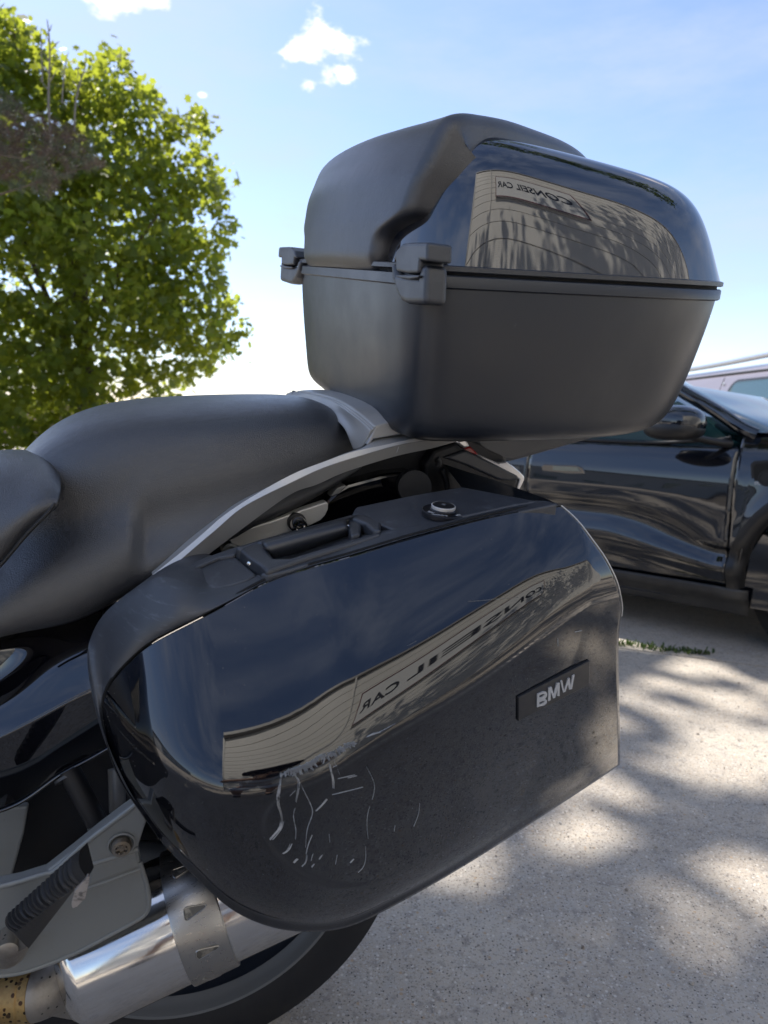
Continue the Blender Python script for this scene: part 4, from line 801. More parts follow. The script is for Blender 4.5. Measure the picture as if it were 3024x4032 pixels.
# small scrapes on the case
SV=[];SF=[]
def flatmark(v,s,ln,an,wd):
    p=P(*v,s); d_=np.array([math.cos(an),0,math.sin(an)])*ln; n_=np.array([-math.sin(an),0,math.cos(an)])*wd; i0=len(SV); SV.extend([p-d_-n_*.3,p+n_,p+d_,p-n_]); SF.append((i0,i0+1,i0+2,i0+3))
# mount bracket under the case
def prismsym(name,pts,s,m,bev=.006): return prism(name,pts,s,-s,m,top,bev=bev)
prismsym('case_mount',[(1003,928),(1018,945),(1035,968),(1058,988),(1080,996),(1105,998),(1135,990),(1300,942),(1340,925)],.10,handm)
prism('case_foot',[ZR(470,60),ZR(560,40),ZR(640,120),ZR(470,92)],-.10,-.14,darkm,top,bev=.003)
# scrape marks placed on the side of the base by ray casting
dgm=[]
bpy.context.view_layer.update()
baseo=[o for o in bpy.data.objects if o.name.startswith('case_base')][0]; lido=bpy.data.objects['lid']
def cast(obj,v):
    Mi=obj.matrix_world.inverted(); d=Vector(rayd(*v)); o_=Mi@Vector(CAM); dd=(Mi.to_3x3()@d).normalized(); ok,loc,nr,_=obj.ray_cast(o_,dd); return (loc,nr) if ok else None
def marks(name,obj,segs,m,root):
    V=[];Fc=[]
    for (v0,v1,wd) in segs:
        L=[cast(obj,tuple(np.array(v0)*(1-t)+np.array(v1)*t)) for t in np.linspace(0,1,5)]
        if any(x is None for x in L): continue
        i0=len(V)
        for i,(p,n) in enumerate(L):
            T_=(L[min(i+1,4)][0]-L[max(i-1,0)][0]).normalized(); s_=T_.cross(n)*wd*(.3+math.sin(math.pi*(i+.3)/4.6))*rng.uniform(.5,1.3); V+= [p+n*.0003-s_,p+n*.0004+s_]
        Fc+=[(i0+2*i,i0+2*i+1,i0+2*i+3,i0+2*i+2) for i in range(4)]
    if V:
        o=mk(name,[tuple(v) for v in V],Fc,m,root,smooth=False,kind='stuff')
C1=crop(1050,400,1900)
sg=[(C1(1022,845),C1(1040,820),.0012),(C1(1030,835),C1(1024,850),.001),(C1(1015,830),C1(1030,838),.0006),(C1(1185,940),C1(1235,895),.0004),(C1(1258,820),C1(1280,790),.0004),(C1(955,665),C1(945,680),.0005),(C1(985,655),C1(950,672),.0003),(C1(806,910),C1(810,914),.0009),(C1(1300,690),C1(1285,660),.0003)]
marks('scrape_marks',baseo,sg,white_scr,top)
sg=[]
for k in range(26): x_=rng.uniform(1090,1225); y_=600+(x_-1090)*.95+rng.normal(0,14); sg.append((C1(x_,y_),C1(x_+rng.uniform(6,22),y_+rng.uniform(18,50)),rng.uniform(.0001,.0003)))
for k in range(40): x_=rng.uniform(480,660); y_=np.interp(x_,[480,560,660],[1080,1110,1150])-abs(rng.normal(0,16)); sg.append((C1(x_,y_),C1(x_+rng.normal(0,6),y_+rng.uniform(4,22)),rng.uniform(.0003,.0009)))
for k in range(16): x_=rng.uniform(1000,1500); y_=rng.uniform(680,1080); sg.append((C1(x_,y_),C1(x_+rng.normal(0,20),y_+rng.normal(0,20)),.00015))
marks('faint_rub_marks',baseo,sg,mat('faint_rub',(.06,.065,.075),.6),top)
# ================================================================ BLACK CAR
ca=math.atan2(-.634,.773)
def matcar(o_,ang): return Matrix.Translation((o_[0],o_[1],0))@Matrix.Rotation(ang,4,'Z')
PC=np.array([1.117,3.37,0]); cx_=np.array([math.cos(ca),math.sin(ca),0]); cn_=np.array([-math.sin(ca),math.cos(ca),0])   # local y = away from the camera
if cn_[1]<0: cn_=-cn_
car=empty('parked_car',matcar(PC,ca),'glossy black electric car with its charging flap open, parked behind the motorcycle','car')
def CN(v,n):     # picture point on the plane at depth n behind the door skin -> (x,y,z) in car space
    d=rayd(*v); t=((PC+cn_*n-CAM)@cn_)/(d@cn_); X=CAM+d*t-PC; return np.array([X@cx_,n,X[2]])
zp=[.15,.20,.245,.27,.31,.36,.42,.46,.50,.545,.58,.62,.68,.76,.83,.875,.895,.93,1.0]; yp=[.05,.03,.0,-.003,-.004,-.012,-.040,-.050,-.038,-.018,-.026,-.055,-.060,-.053,-.036,-.018,.0,.03,.08]
def skin(x,z):
    zc=.55-.15*np.clip((x+.05)/.5,0,1)**1.5; dz=z+(.55-zc)*np.clip(1-abs(z-.47)/.25,0,1)
    y=np.interp(dz,zp,yp); 
    y=y+.10*np.clip((x-1.1)/.8,0,2)**2+.05*np.clip((-1.6-x)/.8,0,2)**2
    xa=np.hypot(x-.96,z-.34); y=y-.018*np.exp(-((xa-.43)/.05)**2); return y
def sm1(zv,k=3): return zv
def panel(name,xr,zr,m,nx=50,nz=44,lift=0,parent=car,label=None):
    """zr: functions or constants for lower/upper height"""
    V=[];xs=np.linspace(xr[0],xr[1],nx)
    for t in np.linspace(0,1,nz):
        z0=np.array([zr[0](x) if callable(zr[0]) else zr[0] for x in xs]);z1=np.array([zr[1](x) if callable(zr[1]) else zr[1] for x in xs]); 
        sh=np.array([xr[2](z) if len(xr)>2 else 0 for z in z0+(z1-z0)*t]); X=xs.copy()
        w_=(xs-xs[0])/(xs[-1]-xs[0]); X=xs+sh*w_ if len(xr)>2 else xs
        zz_=z0+(z1-z0)*t; V.append(np.column_stack([X,skin(X,zz_)-lift,zz_]))
    V=np.array(V).reshape(-1,3); o=mk(name,V,gridfaces(nz,nx),m,parent,label=label)
    s_=o.modifiers.new('t','SOLIDIFY'); s_.thickness=.012; s_.offset=-1; return o
arch_=lambda x:.30 if abs(x-.96)>.405 else max(.30,.34+math.sqrt(max(0,.405**2-(x-.96)**2)))
archr=lambda x:.22 if abs(x+1.72)>.38 else max(.22,.34+math.sqrt(max(0,.38**2-(x+1.72)**2)))
ztop=lambda x:.892+.10*min(1,max(0,(x-.25)/.5))**1.3-.22*max(0,(x-.9))**1.6
panel('front_door',(-.457,.507),(.285,lambda x:.890),carp)
panel('rear_door',(-1.45,-.464),(.285,.895),carp)
panel('front_fender',(.512,1.80),(arch_,ztop),carp,nx=90)
panel('rear_quarter',(-2.45,-1.457),(archr,.92),carp,nx=70)
panel('sill',(-1.33,.60),(.155,.278),carsill,nz=12,lift=.012)
o=mk('wheel_arch_trim',np.array([[.96+r_*math.cos(a_),float(skin(.96+r_*math.cos(a_),.34+r_*math.sin(a_)))-(.010 if r_>.39 else -.06),.34+r_*math.sin(a_)] for r_ in (.452,.430,.402,.385) for a_ in np.linspace(-.15,math.pi+.15,50)]),[q for q in gridfaces(4,50)],carm,car)
def carch(name,st,m,n=3.2,k=31,yc=.86,parent=car):
    S=spl3(np.array(st,float),50); ph=np.linspace(0,math.pi,k); V=[]
    for (x,zt,zb,w_) in S: V+=[(x,yc+w_*np.sign(math.cos(p_))*abs(math.cos(p_))**(2/n),zb+(zt-zb)*max(0,math.sin(p_))**(2/n)) for p_ in ph]
    o=mk(name,V,gridfaces(len(S),k),m,parent); return o
carch('car_body',[(-2.52,.55,.35,.55),(-2.45,.85,.2,.78),(-1.9,.93,.19,.83),(-.8,.93,.19,.84),(.2,.95,.19,.84),(1.0,.93,.2,.83),(1.5,.84,.2,.80),(1.78,.72,.22,.70),(1.86,.5,.3,.5)],carp,n=5)
carch('cabin_glass',[(-2.35,.95,.8,.55),(-2.0,1.25,.8,.62),(-1.4,1.47,.8,.66),(-.7,1.46,.8,.67),(-.25,1.33,.8,.67),(.1,1.12,.8,.70),(.45,.97,.8,.74),(.72,.90,.8,.74)],glassm,n=3.6)
carch('car_roof',[(-1.9,1.30,1.26,.5),(-1.4,1.478,1.42,.58),(-.7,1.48,1.42,.6),(-.28,1.36,1.31,.58)],carp,n=4)
# A pillar and mirror corner
pl_=[CN(ZV(*p),y_) for p,y_ in [((1100,250),.20),((1200,325),.15),((1290,378),.11),((1420,455),.06),((1530,530),.03),((1600,560),.03)]]
tube('front_pillar',pl_,.030,carp,car,k=12,local=False,n=30)
wl=[CN(ZV(*p),y_) for p,y_ in [((1225,292),.28),((1330,345),.24),((1450,410),.2),((1659,505),.16),((1760,560),.16)]]
V=[];
A_=spl3(np.array(pl_),24);B_=spl3(np.array(wl),24)
far=B_+np.array([.12,1.05,-.02]); V=np.array([A_,A_*.5+B_*.5+[0,0,.006],B_,far]).reshape(-1,3); mk('windscreen',V,gridfaces(4,24),glassm,car)
mk('cowl_panel',np.array([CN(ZV(*p),y_) for p,y_ in [((1430,470),.05),((1560,545),.02),((1700,550),.03),((1700,530),.5),((1560,500),.4)]]),[(0,1,2,3,4)],carp,car,smooth=False)
o=mk('quarter_glass',np.array([CN(ZV(*p),.045) for p in [(1270,425),(1300,455),(1445,572),(1500,600),(1300,598),(1100,590),(760,588),(700,520),(1000,420),(1180,380)]]),[(0,1,2,3,4,5,6,7,8,9)],glassm,car,smooth=False)
tube('belt_trim',[CN(ZV(*p),-.01) for p in [(300,575),(740,588),(1100,600),(1250,592),(1400,585),(1462,572)]],.008,carm,car,k=8,local=False)
mc=CN(ZV(1165,492),-.24)
def ellip(name,c,r_,m,parent,k=24,n=18,fn=None):
    V=[];
    for i in range(n+1):
        th=math.pi*i/n
        for j in range(k):
            ph=2*math.pi*j/k; p=np.array([math.sin(th)*math.cos(ph),math.sin(th)*math.sin(ph),math.cos(th)]); p=np.sign(p)*abs(p)**.8; V.append(np.array(c)+p*np.array(r_) if fn is None else fn(p))
    return mk(name,V,gridfaces(n+1,k,cv=True),m,parent)
mir=ellip('door_mirror',mc,(.118,.10,.072),carp,car)
mbase=ellip('mirror_lower_shell',mc+[-.004,.0,-.026],(.119,.104,.050),carm,mir)
tube('mirror_arm',[mc+[.04,.08,-.055],mc+[.10,.16,-.075],mc+[.16,.24,-.085]],[.018,.015,.02],carm,mir,k=12,local=False)
hp=lambda pts,n_:[CN(ZV(*p),n_) for p in pts]
def cplate(name,pts,n0,th,m,parent=car,bv=.003):
    A=np.array(hp(pts,n0));B=A+[0,th,0];k=len(A); fs=[tuple(range(k)),tuple(range(2*k-1,k-1,-1))]+[(i,i+k,(i+1)%k+k,(i+1)%k) for i in range(k)]
    o=mk(name,np.vstack([A,B]),fs,m,parent,smooth=False); bm=bmesh.new();bm.from_mesh(o.data);bmesh.ops.recalc_face_normals(bm,faces=bm.faces);bm.to_mesh(o.data);bm.free(); return bevel(o,bv,2)
hd=cplate('door_handle',[(448,728),(460,716),(640,722),(670,735),(688,768),(600,768),(455,752)],-.056,.02,carp)
cplate('handle_insert',[(512,724),(640,730),(660,755),(510,748)],-.058,.01,glassm,hd,.001)
# charging port
cp=cplate('charging_port',[(1565,715),(1585,698),(1700,690),(1720,700),(1720,885),(1600,880),(1572,850)],-.052,.02,carm)
cplate('port_recess',[(1580,728),(1595,712),(1690,705),(1705,715),(1705,865),(1610,862),(1588,840)],-.0535,.01,gapm,cp,.001)
pc_=CN(ZV(1655,790),-.055); disc_stack('port_socket',pc_,(0,-1,0),[(.034,0),(.034,.006),(.028,.006),(.028,.001),(0,.001)],carm,cp,k=30,local=False)
for q in [(1595,815),(1613,818)]: disc_stack('port_symbol',CN(ZV(*q),-.055),(0,-1,0),[(.006,0),(.006,.001),(.0035,.001)],white_let,cp,k=14,cap=False,local=False)
def wheel(c,par,R=.335,W_=.2,ax=(0,1,0),m=wheelm):
    e=bpy.data.objects.new('wheel',None); COL.objects.link(e); e.parent=par; e.location=c
    disc_stack('car_tyre',(0,0,0),ax,[(.225,-.095),(.25,-.105),(.31,-.10),(.332,-.08),(.335,0),(.332,.08),(.31,.1),(.22,.09)],tyrem,e,k=60,cap=False,local=False)
    disc_stack('car_rim',(0,0,0),ax,[(.228,-.098),(.222,-.08),(.215,-.02),(.05,.0),(0,.0)],carm,e,k=50,local=False)
    for k in range(5):
        th=k*2*math.pi/5; d=np.array([math.cos(th),0,math.sin(th)]) if ax[1] else np.array([0,math.cos(th),math.sin(th)]); n_=np.array(ax,float)
        tube('rim_spoke',[d*.03-n_*.06,d*.12-n_*.08,d*.22-n_*.09],[.03,.024,.03],m,e,k=8,n=8,local=False)
    return e
for x_ in (.96,-1.72):
    wheel((x_,.135,.335),car); wheel((x_,1.62,.335),car)
    disc_stack('wheel_well',(x_,.12,.34),(0,1,0),[(.39,-.04),(.39,.25),(0,.25)],gapm,car,k=50,local=False)
# ================================================================ GREY VAN (local x along its length towards the camera side)
van=empty('parked_van',Matrix.Translation((3.6,10.0,0))@Matrix.Diagonal((1,1,.94,1)),'tall pale grey van with silver roof rails behind the black car','van')
def vs(y,z): # side skin x offset
    return np.interp(z,[.2,.5,.95,1.05,1.45,1.62,1.70],[.03,.0,-.01,.02,.10,.16,.26])
V=[];ys=np.linspace(-4.4,0,60);zs=np.linspace(.22,1.70,40)
for z_1 in zs: V+=[(vs(y,z_1)+.10*max(0,(y+.25)/.25)**2,y,z_1) for y in ys]
mk('van_side',V,gridfaces(40,60),vanp,van)
S=[];Fc=[]
prof=[(.26,1.70),(.45,1.755),(.9,1.78),(1.35,1.755),(1.55,1.70),(1.66,1.6),(1.8,.9),(1.8,.2)]
for y in (-4.4,-2.2,-.12,.05): S+=[(x if y<0 else x*.96+.04,y,zz1-(.0 if y>-4.3 else .0)) for x,zz1 in prof]
mk('van_roof',S,gridfaces(4,len(prof)),vanp,van)
mk('van_back',[(.05,.03,.25),(1.75,.03,.25),(1.8,.03,.95),(1.55,.04,1.68),(.9,.05,1.75),(.28,.04,1.68)],[(0,1,2,3,4,5)],vanp,van,smooth=False)
mk('van_front',[(0,-4.4,.25),(1.8,-4.4,.25),(1.8,-4.3,1.0),(1.5,-4.2,1.68),(.28,-4.2,1.68),(.05,-4.3,1.0)],[(5,4,3,2,1,0)],vanp,van,smooth=False)
def vwin(name,y0,y1,z0,z1,m,lift,rad=.06,parent=van):
    q=[]; 
    for (cy,cz,a0) in ((y1-rad,z1-rad,0),(y0+rad,z1-rad,90),(y0+rad,z0+rad,180),(y1-rad,z0+rad,270)):
        for a_ in np.linspace(0,90,6): q.append((cy+rad*math.cos(math.radians(a0+a_)),cz+rad*math.sin(math.radians(a0+a_))))
    A=[(vs(y,z_1)-lift,y,z_1) for y,z_1 in q]; return mk(name,A+[(a+.02,b,c) for a,b,c in A],[tuple(range(len(A)))]+[(i,(i+1)%len(A),(i+1)%len(A)+len(A),i+len(A)) for i in range(len(A))],m,parent,smooth=False)
vwin('window_seal',-3.75,-2.17,1.0,1.56,carm,.008,.15); vwin('van_window',-3.71,-2.21,1.03,1.53,glassm,.012,.13)
tube('roof_rail',[(.22,-.35,1.70),(.23,-.42,1.755),(.23,-.6,1.775),(.23,-2,1.79),(.23,-3.6,1.77),(.22,-3.7,1.70)],.032,railm,van,k=10,local=False,n=50)
tube('roof_rail',[(1.52,-.35,1.70),(1.52,-.42,1.755),(1.52,-.6,1.775),(1.52,-2,1.79),(1.52,-3.6,1.77),(1.52,-3.7,1.70)],.032,railm,van,k=10,local=False,n=50)
tube('roof_gutter',[(.17,.0,1.63),(.165,-2,1.64),(.17,-4.2,1.62)],.012,carm,van,k=8,local=False)
tube('panel_seam',[(vs(0,z_1)-.001,-1.95,z_1) for z_1 in (1.60,1.4,1.2,1.0,.7)],.004,gapm,van,k=6,local=False)
disc_stack('seam_rivet',(vs(0,1.5)-.006,-2.02,1.52),(-1,0,0),[(.018,0),(.014,.006),(0,.008)],railm,van,k=16,local=False)
tube('side_moulding',[(-.012,-.1,.55),(-.015,-2,.55),(-.012,-4.2,.55)],.03,carm,van,k=8,local=False)
for y in (-.85,-3.5):
    for x_ in (.12,1.65): wheel((x_,y,.32),van,ax=(1,0,0))
# ================================================================ TREES
def leafcloud(name,centres,per,rad,size,m,parent,flat=.6,seed=1,down=.3,shape='maple'):
    r=np.random.default_rng(seed); n=len(centres)*per
    c=np.repeat(centres,per,axis=0)+r.normal(0,1,(n,3))*rad*np.array([1,1,flat]); 
    n1=r.normal(0,1,(n,3))+np.array([0,-.2,.75]); n1/=np.linalg.norm(n1,axis=1)[:,None]; a_=np.cross(n1,r.normal(0,1,(n,3))); a_/=np.linalg.norm(a_,axis=1)[:,None]; b_=np.cross(n1,a_)
    sz=size*r.uniform(.55,1.2,(n,1))
    T=np.array([(0,-.5),(.18,-.28),(.5,-.22),(.30,.0),(.46,.28),(.16,.2),(0,.55),(-.16,.2),(-.46,.28),(-.30,.0),(-.5,-.22),(-.18,-.28)]) if shape=='maple' else np.array([(0,-.5),(.32,-.1),(.2,.3),(0,.55),(-.2,.3),(-.32,-.1)])
    k=len(T); bend=-.25*(T[:,0]**2+T[:,1]**2)
    V=c[:,None,:]+sz[:,None]*(a_[:,None,:]*T[None,:,0:1]+b_[:,None,:]*T[None,:,1:2]+n1[:,None,:]*bend[None,:,None])
    me=bpy.data.meshes.new(name); me.vertices.add(n*k); me.vertices.foreach_set('co',V.reshape(-1)); me.loops.add(n*k); me.loops.foreach_set('vertex_index',np.arange(n*k)); me.polygons.add(n); me.polygons.foreach_set('loop_start',np.arange(n)*k); me.polygons.foreach_set('loop_total',np.full(n,k)); me.materials.append(m); me.update(calc_edges=True); me.validate()
    o=bpy.data.objects.new(name,me); COL.objects.link(o); o['kind']='stuff'
    if parent: o.parent=parent
    return o
mleaf=mat('maple_leaf',(.035,.075,.018),.5,ior=1.45,trans=((.50,.56,.05),.5),var=[(1.4,(.06,.105,.02),.4,.65),(9,(.05,.07,.012),.5,.7)])
sleaf=mat('shade_leaf',(.035,.065,.02),.5,trans=((.18,.25,.03),.35))
bark=mat('bark',(.09,.07,.055),.9,var=(6,(.16,.13,.1),.4,.7),bump=[('noise',30,.8,.02,(1,1,.2))])
def inpoly(pts,poly):
    x,y=pts[:,0],pts[:,1]; res=np.zeros(len(pts),bool); j=len(poly)-1
    for i in range(len(poly)):
        xi,yi=poly[i];xj,yj=poly[j]; c=((yi>y)!=(yj>y))&(x<(xj-xi)*(y-yi)/(yj-yi+1e-9)+xi); res^=c; j=i
    return res
CM=lambda x,y:(x*1050/1290/K,y*1050/1290/K)
crown=[CM(*p) for p in [(-500,-60),(-250,20),(0,60),(90,130),(200,250),(240,300),(330,330),(400,430),(470,380),(540,250),(600,290),(640,370),(730,470),(745,540),(830,560),(880,640),(960,560),(990,600),(985,720),(950,800),(1040,790),(1055,950),(1020,1000),(1100,1030),(1105,1110),(1060,1230),(1000,1300),(1060,1340),(1110,1450),(1100,1540),(1030,1590),(1100,1650),(1080,1730),(1000,1780),(850,1750),(900,1830),(800,1900),(740,1990),(500,2040),(300,2120),(-500,2200)]]
cp_=np.array(crown); rr=np.random.default_rng(11)
tree_o=np.array([-5.6,13.2,0])
maple=empty('maple_tree',Matrix.Translation(tree_o),'large green maple tree with sunlit yellow-green top leaves, left of the motorcycle','tree')
pts=np.column_stack([rr.uniform(-270,700,6000),rr.uniform(-40,1210,6000)]); pts=pts[inpoly(pts,crown)][:1250]
cen=[]
for p in pts:
    # thickness follows distance to outline
    dmin=np.min(np.hypot(cp_[:,0]-p[0],cp_[:,1]-p[1]));
    if dmin<16 or (dmin<48 and mnoise.noise((p[0]*.03,p[1]*.03,1.7))<-.08) or mnoise.noise((p[0]*.022,p[1]*.022,6.))<-.55: continue
    th_=min(2.4,.4+dmin/110); cen.append(WY(p[0],p[1],13+rr.uniform(-1,1)*th_))
cen=np.array(cen)-tree_o; cen=cen[cen[:,2]>.5]
leafcloud('crown',cen,25,.19,.165,mleaf,maple,flat=.7,seed=2)
# sprays that break the outline
sp=[]
for i in range(len(crown)-1):
    a_=np.array(crown[i]);b_=np.array(crown[i+1]); L_n=np.hypot(*(b_-a_)); 
    for k in range(int(L_n/9)+1): q=a_+(b_-a_)*rr.random()+rr.normal(0,3.5,2)-np.array([5,0]); sp.append(WY(q[0],q[1],13+rr.normal(0,.7)))
sp+= [WY(*CM(x,y),12.8) for x,y in [(1130,1620),(1150,1610),(1170,1600),(1190,1590),(1140,1640),(960,560),(985,545)]]
sp=np.array(sp)-tree_o; leafcloud('crown_sprays',sp,9,.10,.15,mleaf,maple,flat=.9,seed=4)
def limb(pts,r0_,r1_,par,name='limb'): 
    return tube(name,pts,list(np.linspace(r0_,r1_,len(pts))),bark,par,k=10,local=False,n=16)
limb([(0,0,-.1),(.1,0,1.5),(.0,.1,3.2),(.2,0,5.0),(.1,0,6.8)],.19,.05,maple,'trunk')
for k in range(16):
    z0=rr.uniform(1.0,5.5); e=cen[rr.integers(len(cen))]; limb([(.05,0,z0),tuple(np.array([.05,0,z0])*.5+e*.5+[0,0,.2]),tuple(e)],.06,.015,maple,'branch')
# conifer with dead reddish branches and bare leader twigs, nearer
con_o=np.array([-5.9,8.6,0]); con=empty('conifer_tree',Matrix.Translation(con_o),'sparse conifer with reddish dead needles and bare grey twigs in front of the maple','tree')
limb([(0,0,-.1),(.1,.1,2),(.2,.1,3.6),(.3,0,5.2)],.13,.04,con,'trunk')
cpoly=[CM(*p) for p in [(-300,420),(0,430),(80,500),(200,560),(350,610),(450,690),(500,760),(500,800),(420,820),(300,860),(250,960),(130,930),(0,880),(-300,900)]]
pts=np.column_stack([rr.uniform(-160,260,9000),rr.uniform(180,500,9000)]); pts=pts[inpoly(pts,cpoly)][:560]
def needles(name,C_,m,par,per=40,ln=.085,seed=1):
    r=np.random.default_rng(seed); n=len(C_)*per; c=np.repeat(C_,per,axis=0)+r.normal(0,.022,(n,3)); d=r.normal(0,1,(n,3)); d/=np.linalg.norm(d,axis=1)[:,None]; s=np.cross(d,r.normal(0,1,(n,3))); s/=np.linalg.norm(s,axis=1)[:,None]; w_=.0028
    V=np.stack([c-s*w_,c+d*ln*r.uniform(.6,1.1,(n,1)),c+s*w_],1); me=bpy.data.meshes.new(name); me.from_pydata(V.reshape(-1,3).tolist(),[],[(3*i,3*i+1,3*i+2) for i in range(n)]); me.materials.append(m); o=bpy.data.objects.new(name,me); COL.objects.link(o); o.parent=par; o['kind']='stuff'; return o
C_=np.array([WY(p[0],p[1],8.2+rr.normal(0,.35)) for p in pts])-con_o; k_=rr.random(len(C_))<.62
needles('dead_needles',C_[k_],mat('dead_needle',(.11,.075,.055),.7),con,seed=3); needles('green_needles',C_[~k_],mat('grey_green_needle',(.08,.10,.055),.7),con,seed=4)
for k in range(26): e=C_[rr.integers(len(C_))]; limb([(.4,.1,rr.uniform(2.8,4.4)),tuple(e)],.02,.005,con,'branch')
twm=mat('grey_twig',(.22,.20,.17),.8)
def twig(pts,r_,side):
    Q=[WY(*CM(*p),8.4)-con_o for p in pts]; tube('bare_twig',Q,list(np.linspace(r_,r_*.3,len(Q))),twm,con,k=6,local=False,n=24)
    for (a_,b_) in side: tube('bare_twig',[WY(*CM(*a_),8.4)-con_o,WY(*CM(*b_),8.4)-con_o],[r_*.45,r_*.2],twm,con,k=5,local=False,smoothpts=False)
twig([(250,700),(235,500),(240,300),(238,180),(228,95)],.017,[((238,250),(285,200)),((240,300),(205,240)),((238,180),(215,140)),((240,150),(250,120)),((238,400),(280,330)),((236,440),(190,380)),((240,210),(222,170)),((238,360),(215,320)),((240,340),(262,300))])
twig([(205,400),(200,230),(197,135)],.009,[((201,230),(212,200)),((200,190),(190,165))])
twig([(360,640),(375,440),(410,330),(415,255)],.012,[((408,350),(430,345)),((395,380),(370,330)),((412,300),(425,285)),((380,420),(350,390)),((372,470),(395,400)),((376,380),(378,315))])
twig([(300,500),(318,300),(333,250)],.008,[((316,310),(332,285)),((312,350),(300,320))])
twig([(583,300),(584,218)],.007,[])
# shade tree high to the upper left of the camera's view (its dappled shade falls on the yard)
sh_o=np.array([-6.2,3.2,0]); sht=empty('shade_tree',Matrix.Translation(sh_o),'tall broad tree whose canopy shades the motorcycle, mirrored in its glossy panels','tree')
limb([(0,0,-.1),(.2,0.3,2.5),(.5,.8,5),(1.2,2,7.5),(2,3.5,10)],.28,.10,sht,'trunk')
n=620; q=rr.normal(0,1,(n,3)); q/=np.linalg.norm(q,axis=1)[:,None]; q*=rr.random((n,1))**.4
cc=np.array([-3.5,8.3,10.6])+q*np.array([7.6,4.9,1.9]); 
# leave openings in the canopy
hole=rr.uniform(-1,1,(230,3))*np.array([6.0,4.6,.5])+np.array([-3.5,8.3,10.6]); keep=np.ones(n,bool)
for h in hole:
    v=cc-h; t=v@SD; keep&=np.linalg.norm(v-t[:,None]*SD,axis=1)>rr.uniform(.12,.42)
sun_shield=np.column_stack([rr.uniform(-1.4,.45,105),rr.uniform(.6,1.65,105),np.full(105,1.1)]);  cc=cc[keep]; wall_shade=np.column_stack([rr.uniform(-8,11,240),rr.uniform(1.6,3.4,240),rr.uniform(8.6,10.2,240)]); cc=np.vstack([cc,wall_shade,sun_shield+SD*(rr.uniform(8.6,10.6,(105,1))/SD[2])]); leafcloud('crown',cc-sh_o,20,.24,.27,sleaf,sht,flat=.6,seed=8,shape='oval')  # extra clusters added to shade the lower wall and block sun over the bike
for k in range(14): e=cc[rr.integers(len(cc))]-sh_o; limb([(.8,.3,rr.uniform(5,7.5)),tuple(np.array([.8,.3,6.5])*.4+e*.6+[0,0,.3]),tuple(e)],.09,.02,sht,'branch')
# ================================================================ WAREHOUSE BEHIND THE CAMERA
clad=mat('beige_cladding',(.70,.67,.61),.55,bump=[('wave',14,.25,.004,'Z')],var=(1.2,(.66,.63,.57),.4,.7))
WA=math.radians(9); wd=np.array([math.cos(WA),math.sin(WA),0]); W0=np.array([-.72,-3.0,0]); WL=24.;WH=5.4
wh=empty('warehouse',Matrix.Translation(W0)@Matrix.Rotation(WA,4,'Z'),'long beige warehouse clad in horizontal corrugated panels behind the photographer','building')
wbox('inner_walls',(WL/2,-7.6,WH/2-.05),(WL-.1,15,WH-.15),clad,wh)
h_=.30; nP=int(WH/h_)
for i in range(nP): wbox('cladding_panel',(WL/2,-.05,(i+.5)*h_),(WL,.08,h_-.012),clad,wh,bev=.006)
wbox('corner_trim',(-.04,-.06,WH/2),(.10,.14,WH),mat('corner_trim',(.5,.48,.44),.5),wh); wbox('downpipe',(1.35,.03,WH/2),(.07,.06,WH),clad,wh)
wbox('parapet_cap',(WL/2,-.05,WH+.05),(WL+.1,.2,.08),wh and mat('cap_metal',(.3,.29,.27),.5),wh)
sign=empty('shop_sign',Matrix.Translation(W0+wd*3.5+np.array([-wd[1],wd[0],0])*.06+[0,0,4.0])@Matrix.Rotation(WA,4,'Z'),'white rectangular fascia sign with a dark red border fixed to the beige warehouse','sign')
wbox('sign_board',(0,0,0),(3.6,.05,1.25),mat('sign_white',(.72,.71,.68),.5),sign)
rd=mat('sign_red',(.12,.015,.02),.5)
for (a_,b_,c_,d_) in ((0,.60,3.6,.035),(0,-.60,3.6,.035),(1.78,0,.035,1.2),(-1.78,0,.035,1.2)): wbox('sign_border',(a_,.028,b_),(c_,.012,d_),rd,sign)
Wt,fc=textmesh('t','CONSEIL CAR',.52,.006,None,sign,(0,0,0),(1,0,0),(0,0,1),bold=.006,shear=.2)
Vt=np.column_stack([-Wt[:,0],np.full(len(Wt),.034),Wt[:,2]]); Vt[:,1]+=-Wt[:,1]
mk('sign_lettering',Vt,fc,mat('sign_black',(.02,.02,.025),.5),sign,smooth=False)
# distant low white workshops seen only as reflections
for (ox,oy,ln,rt0,lb) in ((-34,-16,26,62,'long low white workshop with a row of windows across the yard'),(-30,8,20,95,'smaller white workshop left of the long one')):
    b=empty('workshop',Matrix.Translation((ox,oy,0))@Matrix.Rotation(math.radians(rt0),4,'Z'),lb,'building')
    wbox('wall',(0,0,2.2),(ln,8,4.4),mat('white_wall',(.55,.56,.56),.7),b); wbox('roof',(0,0,4.5),(ln+.6,8.6,.25),carm,b)
    for k in range(7): wbox('window',(-ln/2+ln/7*(k+.5),-4.02,2.6),(1.6,.06,.9),glassm,b)
# low hedge and wall on the horizon
hm=mat('hedge_leaf',(.04,.07,.025),.7,trans=((.1,.15,.03),.3)); C_=np.column_stack([rr.uniform(-45,60,1500),rr.uniform(34,37,1500),rr.uniform(.1,2.1,1500)]); C_[:,2]*=.45; hd_=leafcloud('hedge',C_,14,.45,.55,hm,None,seed=9,shape='oval'); tag(hd_,'dark green hedge line along the far edge of the yard','hedge',kind='stuff')
bw=wbox('boundary_wall',(-14,24,.55),(26,.3,1.1),mat('pinkish_wall',(.36,.25,.2),.9,var=(5,(.28,.2,.16),.4,.7)),None); tag(bw,'low pinkish boundary wall glimpsed under the maple','wall')
